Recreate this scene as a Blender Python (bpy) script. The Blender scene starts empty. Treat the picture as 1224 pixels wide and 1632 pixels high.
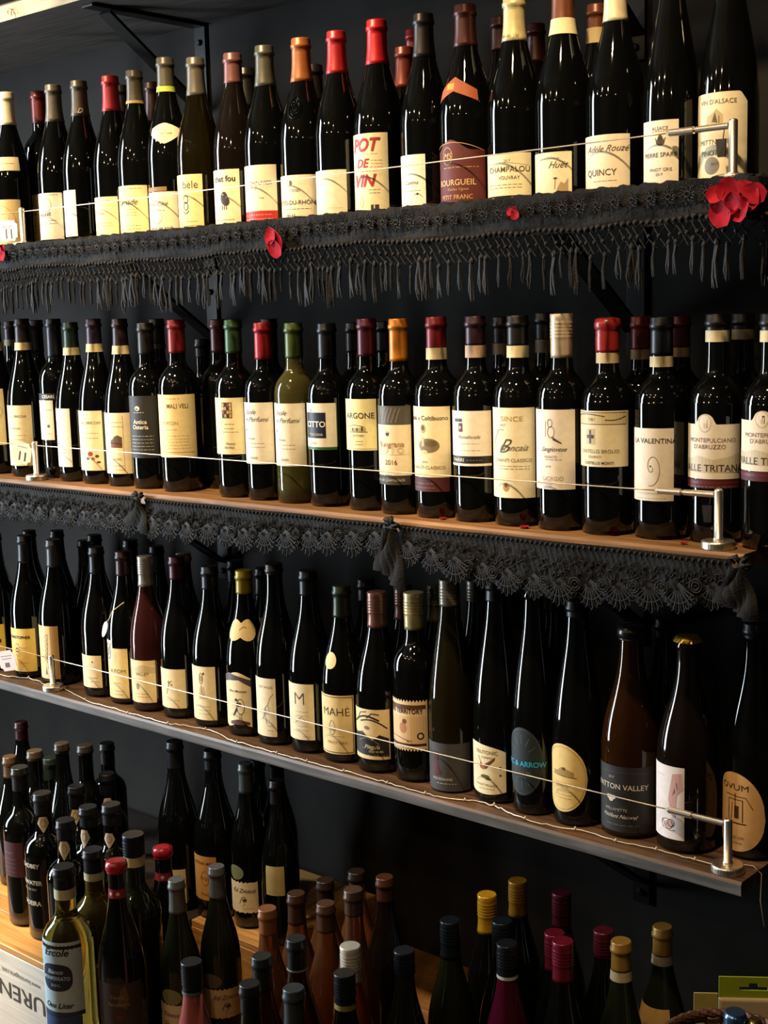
import bpy, bmesh, math, random
from mathutils import Vector, Matrix
random.seed(7)
scene = bpy.context.scene
COL = scene.collection
PI = math.pi

# ------------------------------------------------------------------ camera
F_PX, CX, CY = 2150.0, 612.0, 816.0
AX_X = Vector((0.7550, 0.0745, -0.6514))      # world axes written in lens space (right, down, forward)
AX_Y = Vector((0.6551, -0.1267, 0.7448))
AX_Z = Vector((-0.0270, -0.9891, -0.1445))
CAM = Vector((1.5, -1.82, 1.55))
cam_d = bpy.data.cameras.new('camera')
cam = bpy.data.objects.new('camera', cam_d); COL.objects.link(cam)
cam_d.sensor_fit = 'VERTICAL'; cam_d.sensor_height = 36.0; cam_d.sensor_width = 27.0
cam_d.lens = 36.0 * F_PX / 1632.0
cam_d.clip_start = 0.02
cr = Vector((AX_X[0], AX_Y[0], AX_Z[0])).normalized()
cf = Vector((AX_X[2], AX_Y[2], AX_Z[2])).normalized()
cu = cr.cross(cf).normalized()
cr = cf.cross(cu).normalized()
m = Matrix(((cr.x, cu.x, -cf.x), (cr.y, cu.y, -cf.y), (cr.z, cu.z, -cf.z))).to_4x4()
m.translation = CAM
cam.matrix_world = m
scene.camera = cam

# ------------------------------------------------------------------ world, large lights, exposure
w = bpy.data.worlds.new('world'); scene.world = w; w.use_nodes = True
w.node_tree.nodes['Background'].inputs[0].default_value = (0.55, 0.65, 0.8, 1)
w.node_tree.nodes['Background'].inputs[1].default_value = 0.02
scene.view_settings.view_transform = 'Standard'
scene.view_settings.look = 'None'
scene.view_settings.gamma = 1.0
scene.view_settings.use_curve_mapping = False
scene.view_settings.exposure = 0.0
scene.cycles.max_bounces = 8
scene.cycles.transmission_bounces = 6
scene.cycles.sample_clamp_indirect = 4.0
scene.cycles.caustics_reflective = False
scene.cycles.caustics_refractive = False
WIN_Y, WIN_W, WIN_Z, WIN_H, WIN_X = -1.38, 0.52, 1.56, 2.32, -2.15
ld = bpy.data.lights.new('window_daylight', 'AREA'); ld.shape = 'RECTANGLE'
ld.size = WIN_H; ld.size_y = WIN_W; ld.energy = 155; ld.color = (0.80, 0.91, 1.0)
lo = bpy.data.objects.new('window_daylight', ld); COL.objects.link(lo)
lo.location = (WIN_X - 0.03, WIN_Y, WIN_Z)
lo.rotation_euler = (0, -PI / 2, 0)

# ------------------------------------------------------------------ helpers: picture to place
def ray(px, py):
    v = Vector((px - CX, py - CY, F_PX))
    return Vector((AX_X.dot(v), AX_Y.dot(v), AX_Z.dot(v)))
def at_y(px, py, y):
    r = ray(px, py); return CAM + r * ((y - CAM.y) / r.y)
def at_z(px, py, z):
    r = ray(px, py); return CAM + r * ((z - CAM.z) / r.z)
def proj(P):
    d = P - CAM
    c = AX_X * d.x + AX_Y * d.y + AX_Z * d.z
    return CX + F_PX * c.x / c.z, CY + F_PX * c.y / c.z, c.z

def lin(h):
    if not isinstance(h, str): return tuple(h)
    h = h.lstrip('#')
    o = []
    for i in (0, 2, 4):
        c = int(h[i:i + 2], 16) / 255
        o.append(c / 12.92 if c <= 0.04045 else ((c + 0.055) / 1.055) ** 2.4)
    return tuple(o)

# ------------------------------------------------------------------ materials
MATS = {}
def mat(key, color, rough=0.6, metal=0.0, noise=0.0, nscale=60.0, bump=0.0, trans=0.0, ior=1.5, emit=0.0, coat=0.0, spec=0.5, sheen=0.0, stretch=None, alpha=1.0):
    if key in MATS: return MATS[key]
    c = lin(color)
    M = bpy.data.materials.new(key); M.use_nodes = True
    nt = M.node_tree; b = nt.nodes['Principled BSDF']
    b.inputs['Base Color'].default_value = (*c, 1)
    b.inputs['Roughness'].default_value = rough
    b.inputs['Metallic'].default_value = metal
    b.inputs['IOR'].default_value = ior
    b.inputs['Specular IOR Level'].default_value = spec
    b.inputs['Transmission Weight'].default_value = trans
    b.inputs['Coat Weight'].default_value = coat
    b.inputs['Sheen Weight'].default_value = sheen
    if emit:
        b.inputs['Emission Color'].default_value = (*c, 1); b.inputs['Emission Strength'].default_value = emit
    if noise or bump:
        tc = nt.nodes.new('ShaderNodeTexCoord'); mp = nt.nodes.new('ShaderNodeMapping')
        if stretch: mp.inputs['Scale'].default_value = stretch
        n = nt.nodes.new('ShaderNodeTexNoise'); n.inputs['Scale'].default_value = nscale; n.inputs['Detail'].default_value = 5
        nt.links.new(tc.outputs['Object'], mp.inputs[0]); nt.links.new(mp.outputs[0], n.inputs['Vector'])
        if noise:
            r = nt.nodes.new('ShaderNodeValToRGB')
            r.color_ramp.elements[0].position = 0.3; r.color_ramp.elements[1].position = 0.7
            r.color_ramp.elements[0].color = tuple(x * (1 - noise) for x in c) + (1,)
            r.color_ramp.elements[1].color = tuple(min(1, x * (1 + noise)) for x in c) + (1,)
            nt.links.new(n.outputs['Fac'], r.inputs[0]); nt.links.new(r.outputs[0], b.inputs['Base Color'])
        if bump:
            bp = nt.nodes.new('ShaderNodeBump'); bp.inputs['Strength'].default_value = bump; bp.inputs['Distance'].default_value = 0.002
            nt.links.new(n.outputs['Fac'], bp.inputs['Height']); nt.links.new(bp.outputs[0], b.inputs['Normal'])
    MATS[key] = M
    return M
def wood(key, c0, c1, rough=0.55, scale=7.0, bump=0.25):
    if key in MATS: return MATS[key]
    M = bpy.data.materials.new(key); M.use_nodes = True
    nt = M.node_tree; b = nt.nodes['Principled BSDF']; b.inputs['Roughness'].default_value = rough
    tc = nt.nodes.new('ShaderNodeTexCoord'); mp = nt.nodes.new('ShaderNodeMapping'); mp.inputs['Scale'].default_value = (1.0, 14, 14)
    n = nt.nodes.new('ShaderNodeTexNoise'); n.inputs['Scale'].default_value = scale; n.inputs['Detail'].default_value = 8; n.inputs['Distortion'].default_value = 0.6
    n2 = nt.nodes.new('ShaderNodeTexNoise'); n2.inputs['Scale'].default_value = 9
    mx = nt.nodes.new('ShaderNodeMath'); mx.operation = 'MULTIPLY_ADD'; mx.inputs[1].default_value = 0.4
    r = nt.nodes.new('ShaderNodeValToRGB')
    r.color_ramp.elements[0].position = 0.45; r.color_ramp.elements[1].position = 0.9
    r.color_ramp.elements[0].color = (*lin(c0), 1); r.color_ramp.elements[1].color = (*lin(c1), 1)
    bp = nt.nodes.new('ShaderNodeBump'); bp.inputs['Strength'].default_value = bump; bp.inputs['Distance'].default_value = 0.002
    L = nt.links.new
    L(tc.outputs['Object'], mp.inputs[0]); L(mp.outputs[0], n.inputs['Vector']); L(tc.outputs['Object'], n2.inputs['Vector'])
    L(n2.outputs['Fac'], mx.inputs[0]); L(n.outputs['Fac'], mx.inputs[2]); L(mx.outputs[0], r.inputs[0]); L(r.outputs[0], b.inputs['Base Color'])
    L(n.outputs['Fac'], bp.inputs['Height']); L(bp.outputs[0], b.inputs['Normal'])
    MATS[key] = M
    return M
def paper(h): return mat('paper_' + h, h, rough=0.62, noise=0.05, nscale=120)
def ink(h):
    c = lin(h); k = 0.55 if sum(c) / 3 < .35 and max(c) - min(c) < .3 else 1.0        # print is denser than the paper it sits on
    return mat('ink_' + h, tuple(x * k for x in c), rough=0.5)
def foil(h, rough=0.38, metal=0.25): return mat('foil_%s_%.2f' % (h, rough), h, rough=rough, metal=metal, noise=0.10, nscale=90)
def glass(k):
    if k == 'dark': return mat('dark_glass', (0.002, 0.0022, 0.0019), rough=0.04, ior=1.46, noise=0.3, nscale=20)
    if k == 'brown': return mat('brown_dark_glass', (0.006, 0.0038, 0.0026), rough=0.05, ior=1.46, noise=0.3, nscale=20)
    if k == 'olive': return mat('olive_glass', (0.15, 0.105, 0.018), rough=0.02, trans=0.975, ior=1.36)
    if k == 'smoke': return mat('smoky_glass', (0.055, 0.042, 0.016), rough=0.03, trans=0.85, ior=1.36)
    if k == 'litre': return mat('litre_glass', (0.32, 0.25, 0.05), rough=0.02, trans=0.93, ior=1.36)
    if k == 'pale': return mat('pale_green_glass', (0.34, 0.30, 0.085), rough=0.02, trans=0.86, ior=1.36)
    if k == 'amber': return mat('amber_glass', (0.060, 0.020, 0.005), rough=0.04, trans=0.7, ior=1.4)
    if k == 'gold': return mat('golden_glass', (0.62, 0.42, 0.07), rough=0.02, trans=0.92, ior=1.36)
    if k == 'rose': return mat('rose_glass', (0.045, 0.011, 0.011), rough=0.04, trans=0.35, ior=1.4)
    if k == 'pink': return mat('pink_glass', (0.75, 0.20, 0.19), rough=0.04, trans=0.6, ior=1.4)
    if k == 'salmon': return mat('salmon_glass', (0.42, 0.16, 0.06), rough=0.05, trans=0.78, ior=1.4)
    if k == 'red': return mat('red_orange_glass', (0.60, 0.09, 0.03), rough=0.04, trans=0.55, ior=1.4)
    if k == 'purple': return mat('purple_glass', (0.09, 0.006, 0.022), rough=0.04, trans=0.4, ior=1.4)
    if k == 'green': return mat('green_glass', (0.010, 0.012, 0.004), rough=0.045, trans=0.15, ior=1.4)
BLACK_METAL = mat('black_metal', '#171615', rough=0.5, metal=0.6, noise=0.2, nscale=80)
STEEL = mat('brushed_steel', (0.78, 0.70, 0.56), rough=0.34, metal=1.0, noise=0.05, nscale=200, stretch=(1, 1, 0.1))
LACE = mat('black_lace', (0.0042, 0.0037, 0.0034), rough=0.8, noise=0.35, nscale=300, bump=0.6, spec=0.25)
LACE2 = mat('black_cord', (0.0062, 0.0054, 0.0048), rough=0.62, spec=0.3, noise=0.3, nscale=400, bump=0.5)
RED_CLOTH = mat('red_velvet', (0.30, 0.0025, 0.014), rough=0.75, noise=0.3, nscale=70, spec=0.2)

# ------------------------------------------------------------------ object helpers
def tag(o, label=None, cat=None, group=None, kind=None):
    if label: o['label'] = label
    if cat: o['category'] = cat
    if group: o['group'] = group
    if kind: o['kind'] = kind
    return o
def empty(name, loc=(0, 0, 0)):
    o = bpy.data.objects.new(name, None); COL.objects.link(o); o.location = loc; o.empty_display_size = 0.02
    return o
def mesh_obj(name, verts, faces, mats, parent=None, loc=(0, 0, 0), smooth=False, fm=None):
    me = bpy.data.meshes.new(name); me.from_pydata([tuple(v) for v in verts], [], faces)
    for mm in (mats if isinstance(mats, (list, tuple)) else [mats]): me.materials.append(mm)
    if fm: me.polygons.foreach_set('material_index', fm)
    if smooth: me.polygons.foreach_set('use_smooth', [len(q) < 6 for q in faces])
    me.update()
    o = bpy.data.objects.new(name, me); COL.objects.link(o); o.location = loc
    if parent: o.parent = parent
    return o
class G:
    """collects plain geometry for one mesh"""
    def __init__(s): s.v = []; s.f = []; s.m = []
    def add(s, vs, fs, mi=0):
        b = len(s.v); s.v += [tuple(x) for x in vs]; s.f += [tuple(i + b for i in q) for q in fs]; s.m += [mi] * len(fs)
    def box(s, a, b, mi=0):
        x0, y0, z0 = a; x1, y1, z1 = b
        s.add([(x0, y0, z0), (x1, y0, z0), (x1, y1, z0), (x0, y1, z0), (x0, y0, z1), (x1, y0, z1), (x1, y1, z1), (x0, y1, z1)],
              [(3, 2, 1, 0), (4, 5, 6, 7), (0, 1, 5, 4), (1, 2, 6, 5), (2, 3, 7, 6), (3, 0, 4, 7)], mi)
    def lathe(s, prof, n=24, c=(0, 0, 0), mi=0):
        vs = []; fs = []
        for r, z in prof:
            for k in range(n):
                a = 2 * PI * k / n; vs.append((c[0] + r * math.sin(a), c[1] - r * math.cos(a), c[2] + z))
        for i in range(len(prof) - 1):
            for k in range(n):
                k2 = (k + 1) % n
                fs.append((i * n + k, i * n + k2, (i + 1) * n + k2, (i + 1) * n + k))
        fs.append(tuple(range(n - 1, -1, -1))); fs.append(tuple((len(prof) - 1) * n + k for k in range(n)))
        s.add(vs, fs, mi)
    def tube(s, pts, r, n=8, mi=0):
        pts = [Vector(p) for p in pts]; vs = []; fs = []
        rr = r if isinstance(r, (list, tuple)) else [r] * len(pts)
        for i, p in enumerate(pts):
            d = (pts[min(i + 1, len(pts) - 1)] - pts[max(i - 1, 0)]).normalized()
            up = Vector((0, 0, 1)) if abs(d.z) < 0.9 else Vector((0, 1, 0))
            a = d.cross(up).normalized(); b = a.cross(d).normalized()
            for k in range(n):
                t = 2 * PI * k / n; vs.append(p + (a * math.cos(t) + b * math.sin(t)) * rr[i])
        for i in range(len(pts) - 1):
            for k in range(n):
                k2 = (k + 1) % n; fs.append((i * n + k, i * n + k2, (i + 1) * n + k2, (i + 1) * n + k))
        fs.append(tuple(range(n - 1, -1, -1))); fs.append(tuple((len(pts) - 1) * n + k for k in range(n)))
        s.add(vs, fs, mi)
    def build(s, name, mats, parent=None, loc=(0, 0, 0), smooth=False):
        return mesh_obj(name, s.v, s.f, mats, parent, loc, smooth, s.m if isinstance(mats, (list, tuple)) and len(mats) > 1 else None)
def bevel(o, wd=0.002, seg=2):
    md = o.modifiers.new('bevel', 'BEVEL'); md.width = wd; md.segments = seg; md.limit_method = 'ANGLE'
    return o

# text outlines, made once per string
TXT = {}
def text_mesh(s, shear=0.0, bold=0.0, sx=1.0):
    key = (s, shear, bold, sx)
    if key not in TXT:
        cu_ = bpy.data.curves.new('lettering', 'FONT'); cu_.body = s; cu_.align_x = 'CENTER'; cu_.align_y = 'CENTER'
        cu_.resolution_u = 3; cu_.shear = shear; cu_.offset = bold; cu_.fill_mode = 'FRONT'
        ob = bpy.data.objects.new('lettering', cu_)
        me = ob.to_mesh()
        vs = [(v.co.x * sx, v.co.y) for v in me.vertices]; fs = [tuple(p.vertices) for p in me.polygons]
        # fill may face away; keep counter-clockwise
        if fs:
            f0 = fs[0]; a, b, c = [vs[i] for i in f0[:3]]
            if (b[0] - a[0]) * (c[1] - a[1]) - (b[1] - a[1]) * (c[0] - a[0]) < 0: fs = [tuple(reversed(q)) for q in fs]
        ob.to_mesh_clear(); bpy.data.objects.remove(ob); bpy.data.curves.remove(cu_)
        if vs:   # centre on the ink box
            cxm = (min(v[0] for v in vs) + max(v[0] for v in vs)) / 2; cym = (min(v[1] for v in vs) + max(v[1] for v in vs)) / 2
            vs = [(v[0] - cxm, v[1] - cym) for v in vs]
        TXT[key] = (vs, fs)
    return TXT[key]
def slice_x(vs, fs, step):
    """cut flat polygons at x = k*step so that they can be bent round a bottle"""
    bm = bmesh.new(); bv = [bm.verts.new((v[0], v[1], 0)) for v in vs]
    for q in fs:
        try: bm.faces.new([bv[i] for i in q])
        except ValueError: pass
    x0 = min(v[0] for v in vs); x1 = max(v[0] for v in vs)
    k = math.ceil(x0 / step)
    while k * step < x1:
        bmesh.ops.bisect_plane(bm, geom=bm.verts[:] + bm.edges[:] + bm.faces[:], plane_co=(k * step, 0, 0), plane_no=(1, 0, 0)); k += 1
    bm.verts.index_update()
    o = ([(v.co.x, v.co.y) for v in bm.verts], [tuple(v.index for v in f.verts) for f in bm.faces]); bm.free()
    return o

# ------------------------------------------------------------------ the room
WALL_Y = 0.045
XL, XR, YF, ZC = WIN_X, 3.2, -3.6, 2.95
g = G(); g.box((XL - .1, WALL_Y, 0), (XR + .1, WALL_Y + .12, ZC))
tag(g.build('wall_back', mat('black_wall_paint', (0.0125, 0.0106, 0.0088), rough=0.78, spec=0.25, noise=0.25, nscale=14, bump=0.25)), kind='structure')
g = G(); g.box((XL - .1, YF - .1, -.06), (XR + .1, WALL_Y + .12, 0))
tag(g.build('floor', wood('floor_wood', '#241a12', '#443322')), kind='structure')
g = G(); g.box((XL - .1, YF - .1, ZC), (XR + .1, WALL_Y + .12, ZC + .06))
tag(g.build('ceiling', mat('ceiling_paint', (0.03, 0.027, 0.024), rough=0.9, noise=0.1)), kind='structure')
dark_plaster = mat('dark_plaster', (0.02, 0.018, 0.016), rough=0.85, noise=0.2, nscale=10)
g = G()
wy0, wy1, wz0, wz1 = WIN_Y - WIN_W / 2, WIN_Y + WIN_W / 2, WIN_Z - WIN_H / 2, WIN_Z + WIN_H / 2
g.box((XL - .1, YF, 0), (XL, wy0, ZC)); g.box((XL - .1, wy1, 0), (XL, WALL_Y, ZC)); g.box((XL - .1, wy0, 0), (XL, wy1, wz0)); g.box((XL - .1, wy0, wz1), (XL, wy1, ZC))
tag(g.build('wall_left', dark_plaster), kind='structure')
g = G()
for (a, b, c, d) in ((wy0, wy0 + .03, wz0, wz1), (wy1 - .03, wy1, wz0, wz1), (wy0, wy1, wz0, wz0 + .03), (wy0, wy1, wz1 - .03, wz1)): g.box((XL - .02, a, c), (XL + .012, b, d))
tag(g.build('window_1', mat('window_frame_paint', '#2a2724', rough=0.5)), kind='structure')
g = G(); g.box((XR, YF, 0), (XR + .1, WALL_Y, ZC)); tag(g.build('wall_right', dark_plaster), kind='structure')
g = G(); g.box((XL - .1, YF - .1, 0), (XR + .1, YF, ZC)); tag(g.build('wall_front', dark_plaster), kind='structure')

# ceiling lamps (they hang out of view, above and behind the camera)
def lamp(x, y, z, power, size=0.03, spot=None, aim=None, color=(1.0, 0.73, 0.44), label=''):
    t = empty('ceiling_lamp', (x, y, ZC))
    tag(t, label, 'lamp', 'warm ceiling lamps')
    g = G(); g.lathe([(0.04, -0.012), (0.04, 0.0)], 16); g.build('canopy', BLACK_METAL, t, smooth=False)
    dz = z - ZC
    g = G(); g.tube([(0, 0, -0.01), (0, 0, dz + 0.07)], 0.006, 8); g.build('stem', BLACK_METAL, t)
    g = G(); g.lathe([(0.022, dz + 0.04), (0.022, dz + 0.075)], 14); g.build('socket', BLACK_METAL, t)
    if spot:
        l = bpy.data.lights.new('lamp_bulb', 'SPOT'); l.spot_size = spot; l.spot_blend = 0.6
    else: l = bpy.data.lights.new('lamp_bulb', 'POINT')
    l.energy = power; l.color = color; l.shadow_soft_size = size
    o = bpy.data.objects.new('lamp_bulb', l); COL.objects.link(o); o.parent = t; o.location = (0, 0, dz)
    if aim: o.rotation_euler = (Vector(aim) - Vector((x, y, z))).to_track_quat('-Z', 'Y').to_euler()
SPOTS = [(-0.95, -1.00, 2.72, 130, (-0.95, -.2, 1.68), 52, 'ceiling spotlight over the price cards end of the shelves'),
         (-0.15, -1.00, 2.72, 140, (-0.15, -.2, 1.58), 48, 'ceiling spotlight over the middle of the shelves'),
         (0.65, -1.00, 2.72, 100, (0.62, -.2, 1.62), 46, 'ceiling spotlight over the red flower end of the shelves'),
         (-0.95, -1.35, 2.72, 420, (-0.80, -.46, .43), 17, 'ceiling spotlight aimed at the whitewashed crate')]
for x, y, z, p, aim, sp, L in SPOTS: lamp(x, y, z, p, size=.03, spot=math.radians(sp), aim=aim, label=L)
LAMPS = [(-1.25, -1.9, 2.6, 14, 'ceiling bulb hanging near the tall window'), (-0.35, -2.1, 2.6, 14, 'ceiling bulb hanging halfway across the room'), (0.55, -2.2, 2.6, 14, 'ceiling bulb hanging behind the viewer'),
         (-0.9, -2.9, 2.6, 14, 'ceiling bulb by the rear wall near the window'), (0.3, -3.0, 2.6, 14, 'ceiling bulb by the middle of the rear wall'), (1.9, -2.6, 2.6, 7, 'ceiling bulb by the far end wall')]
for x, y, z, p, L in LAMPS: lamp(x, y, z, p, size=.015, label=L)

# ------------------------------------------------------------------ shelves, brackets
S0, S1, S2, S3 = 2.125, 1.70, 1.2375, 0.80      # S0: underside of the top board; others: top faces
FRONT = -0.257
def board(name, x0, x1, z0, z1, front, m_top, m_front, label, y1=WALL_Y - .002):
    t = empty(name, ((x0 + x1) / 2, front, z0)); lx = (x1 - x0) / 2; d = y1 - front; h = z1 - z0
    g = G(); n = 60; rnd = random.Random(name + label)
    # top and underside as one board with a slightly worn front edge
    pr = []
    for i in range(n + 1):
        x = -lx + 2 * lx * i / n; e = rnd.uniform(0, 0.0014)
        pr.append([(x, d, 0), (x, 0.001 + e, 0), (x, 0.0005 + e, 0.003), (x, e, h - 0.004), (x, 0.003 + e, h), (x, d, h)])
    vs = [p for c in pr for p in c]; fs = []; fm = []
    for i in range(n):
        for k in range(6):
            k2 = (k + 1) % 6; fs.append((i * 6 + k, (i + 1) * 6 + k, (i + 1) * 6 + k2, i * 6 + k2)); fm.append(1 if k in (1, 2) else 0)
    fs.append((5, 4, 3, 2, 1, 0)); fs.append(tuple(n * 6 + k for k in range(6))); fm += [0, 0]
    mesh_obj('plank', vs, [tuple(reversed(q)) for q in fs], [m_top, m_front], t, fm=fm)
    return tag(t, label, 'shelf')
wood_dark = wood('dark_stained_wood', '#33251a', '#6a4d33', rough=0.42)
wood_edge = wood('weathered_grey_edge', '#3e3b38', '#676360', rough=0.6)
wood_mid = wood('brown_shelf_wood', '#5a3d22', '#9a6f40', rough=0.5)
wood_tan = wood('pale_worn_wood', '#8d7a5e', '#cdbb97', rough=0.7)
wood_under = wood('grey_brown_underside', '#2c2825', '#4a443e', rough=0.7)
board('wall_shelf', -1.65, 1.35, S0, S0 + .032, FRONT, wood_under, wood_tan, 'topmost board with pale worn front edge above all the bottles')
board('wall_shelf', -1.65, 0.735, S1 - .02, S1, FRONT, wood_dark, wood_dark, 'shelf whose front is hidden behind the black fringed shawl')
board('wall_shelf', -1.65, 0.735, S2 - .02, S2, FRONT, wood_mid, wood_mid, 'brown shelf trimmed with black scalloped lace along its front')
board('wall_shelf', -1.65, 0.737, S3 - .019, S3, FRONT, wood_dark, wood_edge, 'bare dark-stained plank shelf with grey weathered front edge')

def bracket(x, ztop, label, drop=0.165, arm=0.235):
    t = empty('shelf_bracket', (x, WALL_Y, ztop)); tag(t, label, 'bracket', 'black iron shelf brackets')
    y0 = -0.006
    g = G(); g.box((-.016, y0, -0.205), (.016, -0.001, -0.001)); bevel(g.build('wall_plate', BLACK_METAL, t), .001)
    g = G(); g.box((-.016, -arm - .04, -.006), (.016, -0.0065, -.0005)); bevel(g.build('arm', BLACK_METAL, t), .001)
    g = G(); a = Vector((0, -0.010, -drop)); b = Vector((0, -arm, -.010)); d = (b - a).normalized(); n = Vector((0, d.z, -d.y)) * 0.003
    vs = []
    for p in (a, b):
        for sx in (-.016, .016):
            for sn in (-1, 1): vs.append((p.x + sx, p.y + n.y * sn, p.z + n.z * sn))
    g.add(vs, [(0, 1, 3, 2), (4, 6, 7, 5), (0, 4, 5, 1), (2, 3, 7, 6), (0, 2, 6, 4), (1, 5, 7, 3)])
    g.build('diagonal_strut', BLACK_METAL, t)
    for z in (-.035, -.075, -.185):
        g = G(); g.lathe([(.006, 0), (.006, .003), (.004, .005)], 10); o = g.build('bolt', BLACK_METAL, t, (0, -.0062, z)); o.rotation_euler = (PI / 2, 0, 0)
bracket(-0.575, S0, 'black iron bracket under topmost board, above the grey-capped bottles')
bracket(0.405, S0, 'black iron bracket under topmost board, behind the tall slender flute bottles')
bracket(-0.575, S1 - .02, 'black iron bracket behind the fringe, over the maroon-capped bottles')
bracket(0.405, S1 - .02, 'black iron bracket behind the fringe, over the red wax capped bottle')
bracket(0.415, S3 - .019, 'black iron bracket under the bare plank shelf')
bracket(0.405, S2 - .02, 'black iron bracket behind scalloped lace, under the brown shelf')
bracket(-0.575, S2 - .02, 'black iron bracket behind leafy lace near the small price card shelf')

# ------------------------------------------------------------------ bottles
KIND = {
 'bordeaux': [(1, .02), (1, .30), (1, .585), (.985, .622), (.93, .655), (.82, .684), (.66, .708), (.52, .728), (.43, .755), (.405, .80), (.395, .90), (.39, 1)],
 'burgundy': [(1, .02), (1, .25), (1, .43), (.985, .475), (.935, .53), (.85, .585), (.735, .64), (.61, .695), (.50, .75), (.42, .805), (.375, .865), (.36, .94), (.355, 1)],
 'flute': [(1, .02), (1, .18), (1, .34), (.975, .42), (.92, .50), (.83, .58), (.72, .66), (.60, .74), (.50, .81), (.435, .88), (.40, .95), (.39, 1)],
 'sparkling': [(1, .02), (1, .2), (1, .40), (.98, .46), (.92, .525), (.82, .59), (.70, .65), (.58, .71), (.48, .77), (.41, .84), (.37, .92), (.36, 1)],
 'madeira': [(1, .02), (1, .3), (1, .575), (.97, .62), (.88, .66), (.72, .692), (.54, .715), (.44, .74), (.41, .80), (.40, .9), (.39, 1)],
}
RAD = {'bordeaux': .0372, 'burgundy': .0400, 'flute': .0385, 'sparkling': .0440, 'madeira': .0385}
def profile(kind, h, r):
    P = KIND[kind]; out = []
    P2 = [P[0]] + P + [P[-1]]
    for i in range(1, len(P2) - 2):
        p0, p1, p2, p3 = P2[i - 1], P2[i], P2[i + 1], P2[i + 2]
        for k in range(3):
            t = k / 3; o = []
            for j in (0, 1):
                o.append(0.5 * (2 * p1[j] + (p2[j] - p0[j]) * t + (2 * p0[j] - 5 * p1[j] + 4 * p2[j] - p3[j]) * t * t + (3 * p1[j] - p0[j] - 3 * p2[j] + p3[j]) * t ** 3))
            out.append((min(o[0], 1.0) * r, o[1] * h))
    out.append((P[-1][0] * r, h))
    return out
class Shape:
    def __init__(s, kind, h, r): s.p = profile(kind, h, r); s.h = h; s.r = r
    def at(s, z):
        p = s.p
        if z <= p[0][1]: return p[0][0]
        for a, b in zip(p, p[1:]):
            if a[1] <= z <= b[1]: return a[0] + (b[0] - a[0]) * ((z - a[1]) / max(1e-9, b[1] - a[1]))
        return p[-1][0]
SEG = 40
POST_Y = -.2325
POSTS = {1.70: (-.815, .703), 1.2375: (-.822, .688), .80: (-.812, .706)}
PLACED = [(x, POST_Y, .0222, z) for z, xs in POSTS.items() for x in xs]     # (x, y, r, zbase)
SOLID = [(-1.30, -.372, -.545, .03), (-.370, -.165, -.265, .03)]            # crates that stand above the low level
def clear_spot(px, py, y, r, zb, reach=60):
    """slide along the sight line until the bottle touches no other one"""
    best = None
    for k in range(0, reach):
        for sgn in ((1, -1) if k else (1,)):
            yy = y + sgn * k * 0.003
            if yy > WALL_Y - r - .004: continue
            if zb > .7 and yy < POST_Y + .0035 + r: continue
            P = at_y(px, py, yy)
            if zb == 0.355 and any((max(a - P.x, 0, P.x - b)) ** 2 + (max(c - P.y, 0, P.y - d)) ** 2 < (r + .001) ** 2 for a, b, c, d in SOLID): continue
            if all(abs(zb - q[3]) > .2 or (P.x - q[0]) ** 2 + (P.y - q[1]) ** 2 > (r + q[2] + .0012) ** 2 for q in PLACED): return P, k * .003
    return at_y(px, py, y), 9
GROUPS = {S1: 'wine bottles on the fringed shelf', S2: 'wine bottles on the lace-trimmed shelf', S3: 'wine bottles on the bare plank shelf'}
REPORT = []
class Lab:
    def __init__(s, y0, y1, xr, col, shape='rect', half=None, art=(), name='label', ctr=None, z01=None): s.__dict__.update(locals())
def edge_fn(shape):
    """upper and lower outline of a label for u in -1..1, as shares of its height"""
    if shape == 'oval': return lambda u: .5 + .5 * math.sqrt(max(0, 1 - u * u)), lambda u: .5 - .5 * math.sqrt(max(0, 1 - u * u))
    if shape == 'egg': return (lambda u: .42 + .58 * math.sqrt(max(0, 1 - abs(u) ** 2.0)) , lambda u: .42 - .42 * math.sqrt(max(0, 1 - abs(u) ** 2.4)))
    if shape == 'arch': return lambda u: .84 + .16 * math.cos(min(1, abs(u) * 1.6) * PI) * .5 + .08, lambda u: 0
    if shape == 'bump': return lambda u: .84 + (.16 * math.sqrt(max(0, 1 - (u / .26) ** 2)) if abs(u) < .26 else 0), lambda u: 0
    if shape == 'stamp': return lambda u: 1 - .022 * (1 - math.cos(u * 52)), lambda u: .022 * (1 - math.cos(u * 52))
    if shape == 'wavy': return lambda u: .93 + .07 * math.cos(u * 3.0 - 0.8), lambda u: .04 + .04 * math.sin(u * 4)
    if shape == 'slope': return lambda u: 1 - .13 * (u + 1) / 2 - .06 * abs(u) ** 3, lambda u: .06 * abs(u) ** 2
    if shape == 'torn': return lambda u: 1 - .03 * abs(math.sin(u * 13 + 1)) - .015 * math.sin(u * 31), lambda u: .03 * abs(math.sin(u * 11)) + .012 * math.sin(u * 37)
    if shape == 'shield': return lambda u: 1 - .25 * abs(u) ** 1.5, lambda u: .45 * abs(u) ** 1.3
    if shape == 'chevron': return lambda u: 1 - .55 * abs(u), lambda u: .42 - .42 * abs(u)
    if shape == 'bone':
        hh = lambda u: (.28 + .22 * math.sin(min(1, abs(u)) * PI * .9 + .2)) * math.sqrt(max(0, 1 - abs(u) ** 8))
        return lambda u: .5 + hh(u), lambda u: .5 - hh(u)
    if shape == 'cut': return lambda u: 1 - max(0, (u - .78)) * .5, lambda u: 0
    if shape == 'drop': return lambda u: 1 - .08 * u * u if abs(u) < .55 else 1 - .08 * u * u - (abs(u) - .55) * .9, lambda u: .62 * abs(u) ** 1.1
    return lambda u: 1, lambda u: 0
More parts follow.
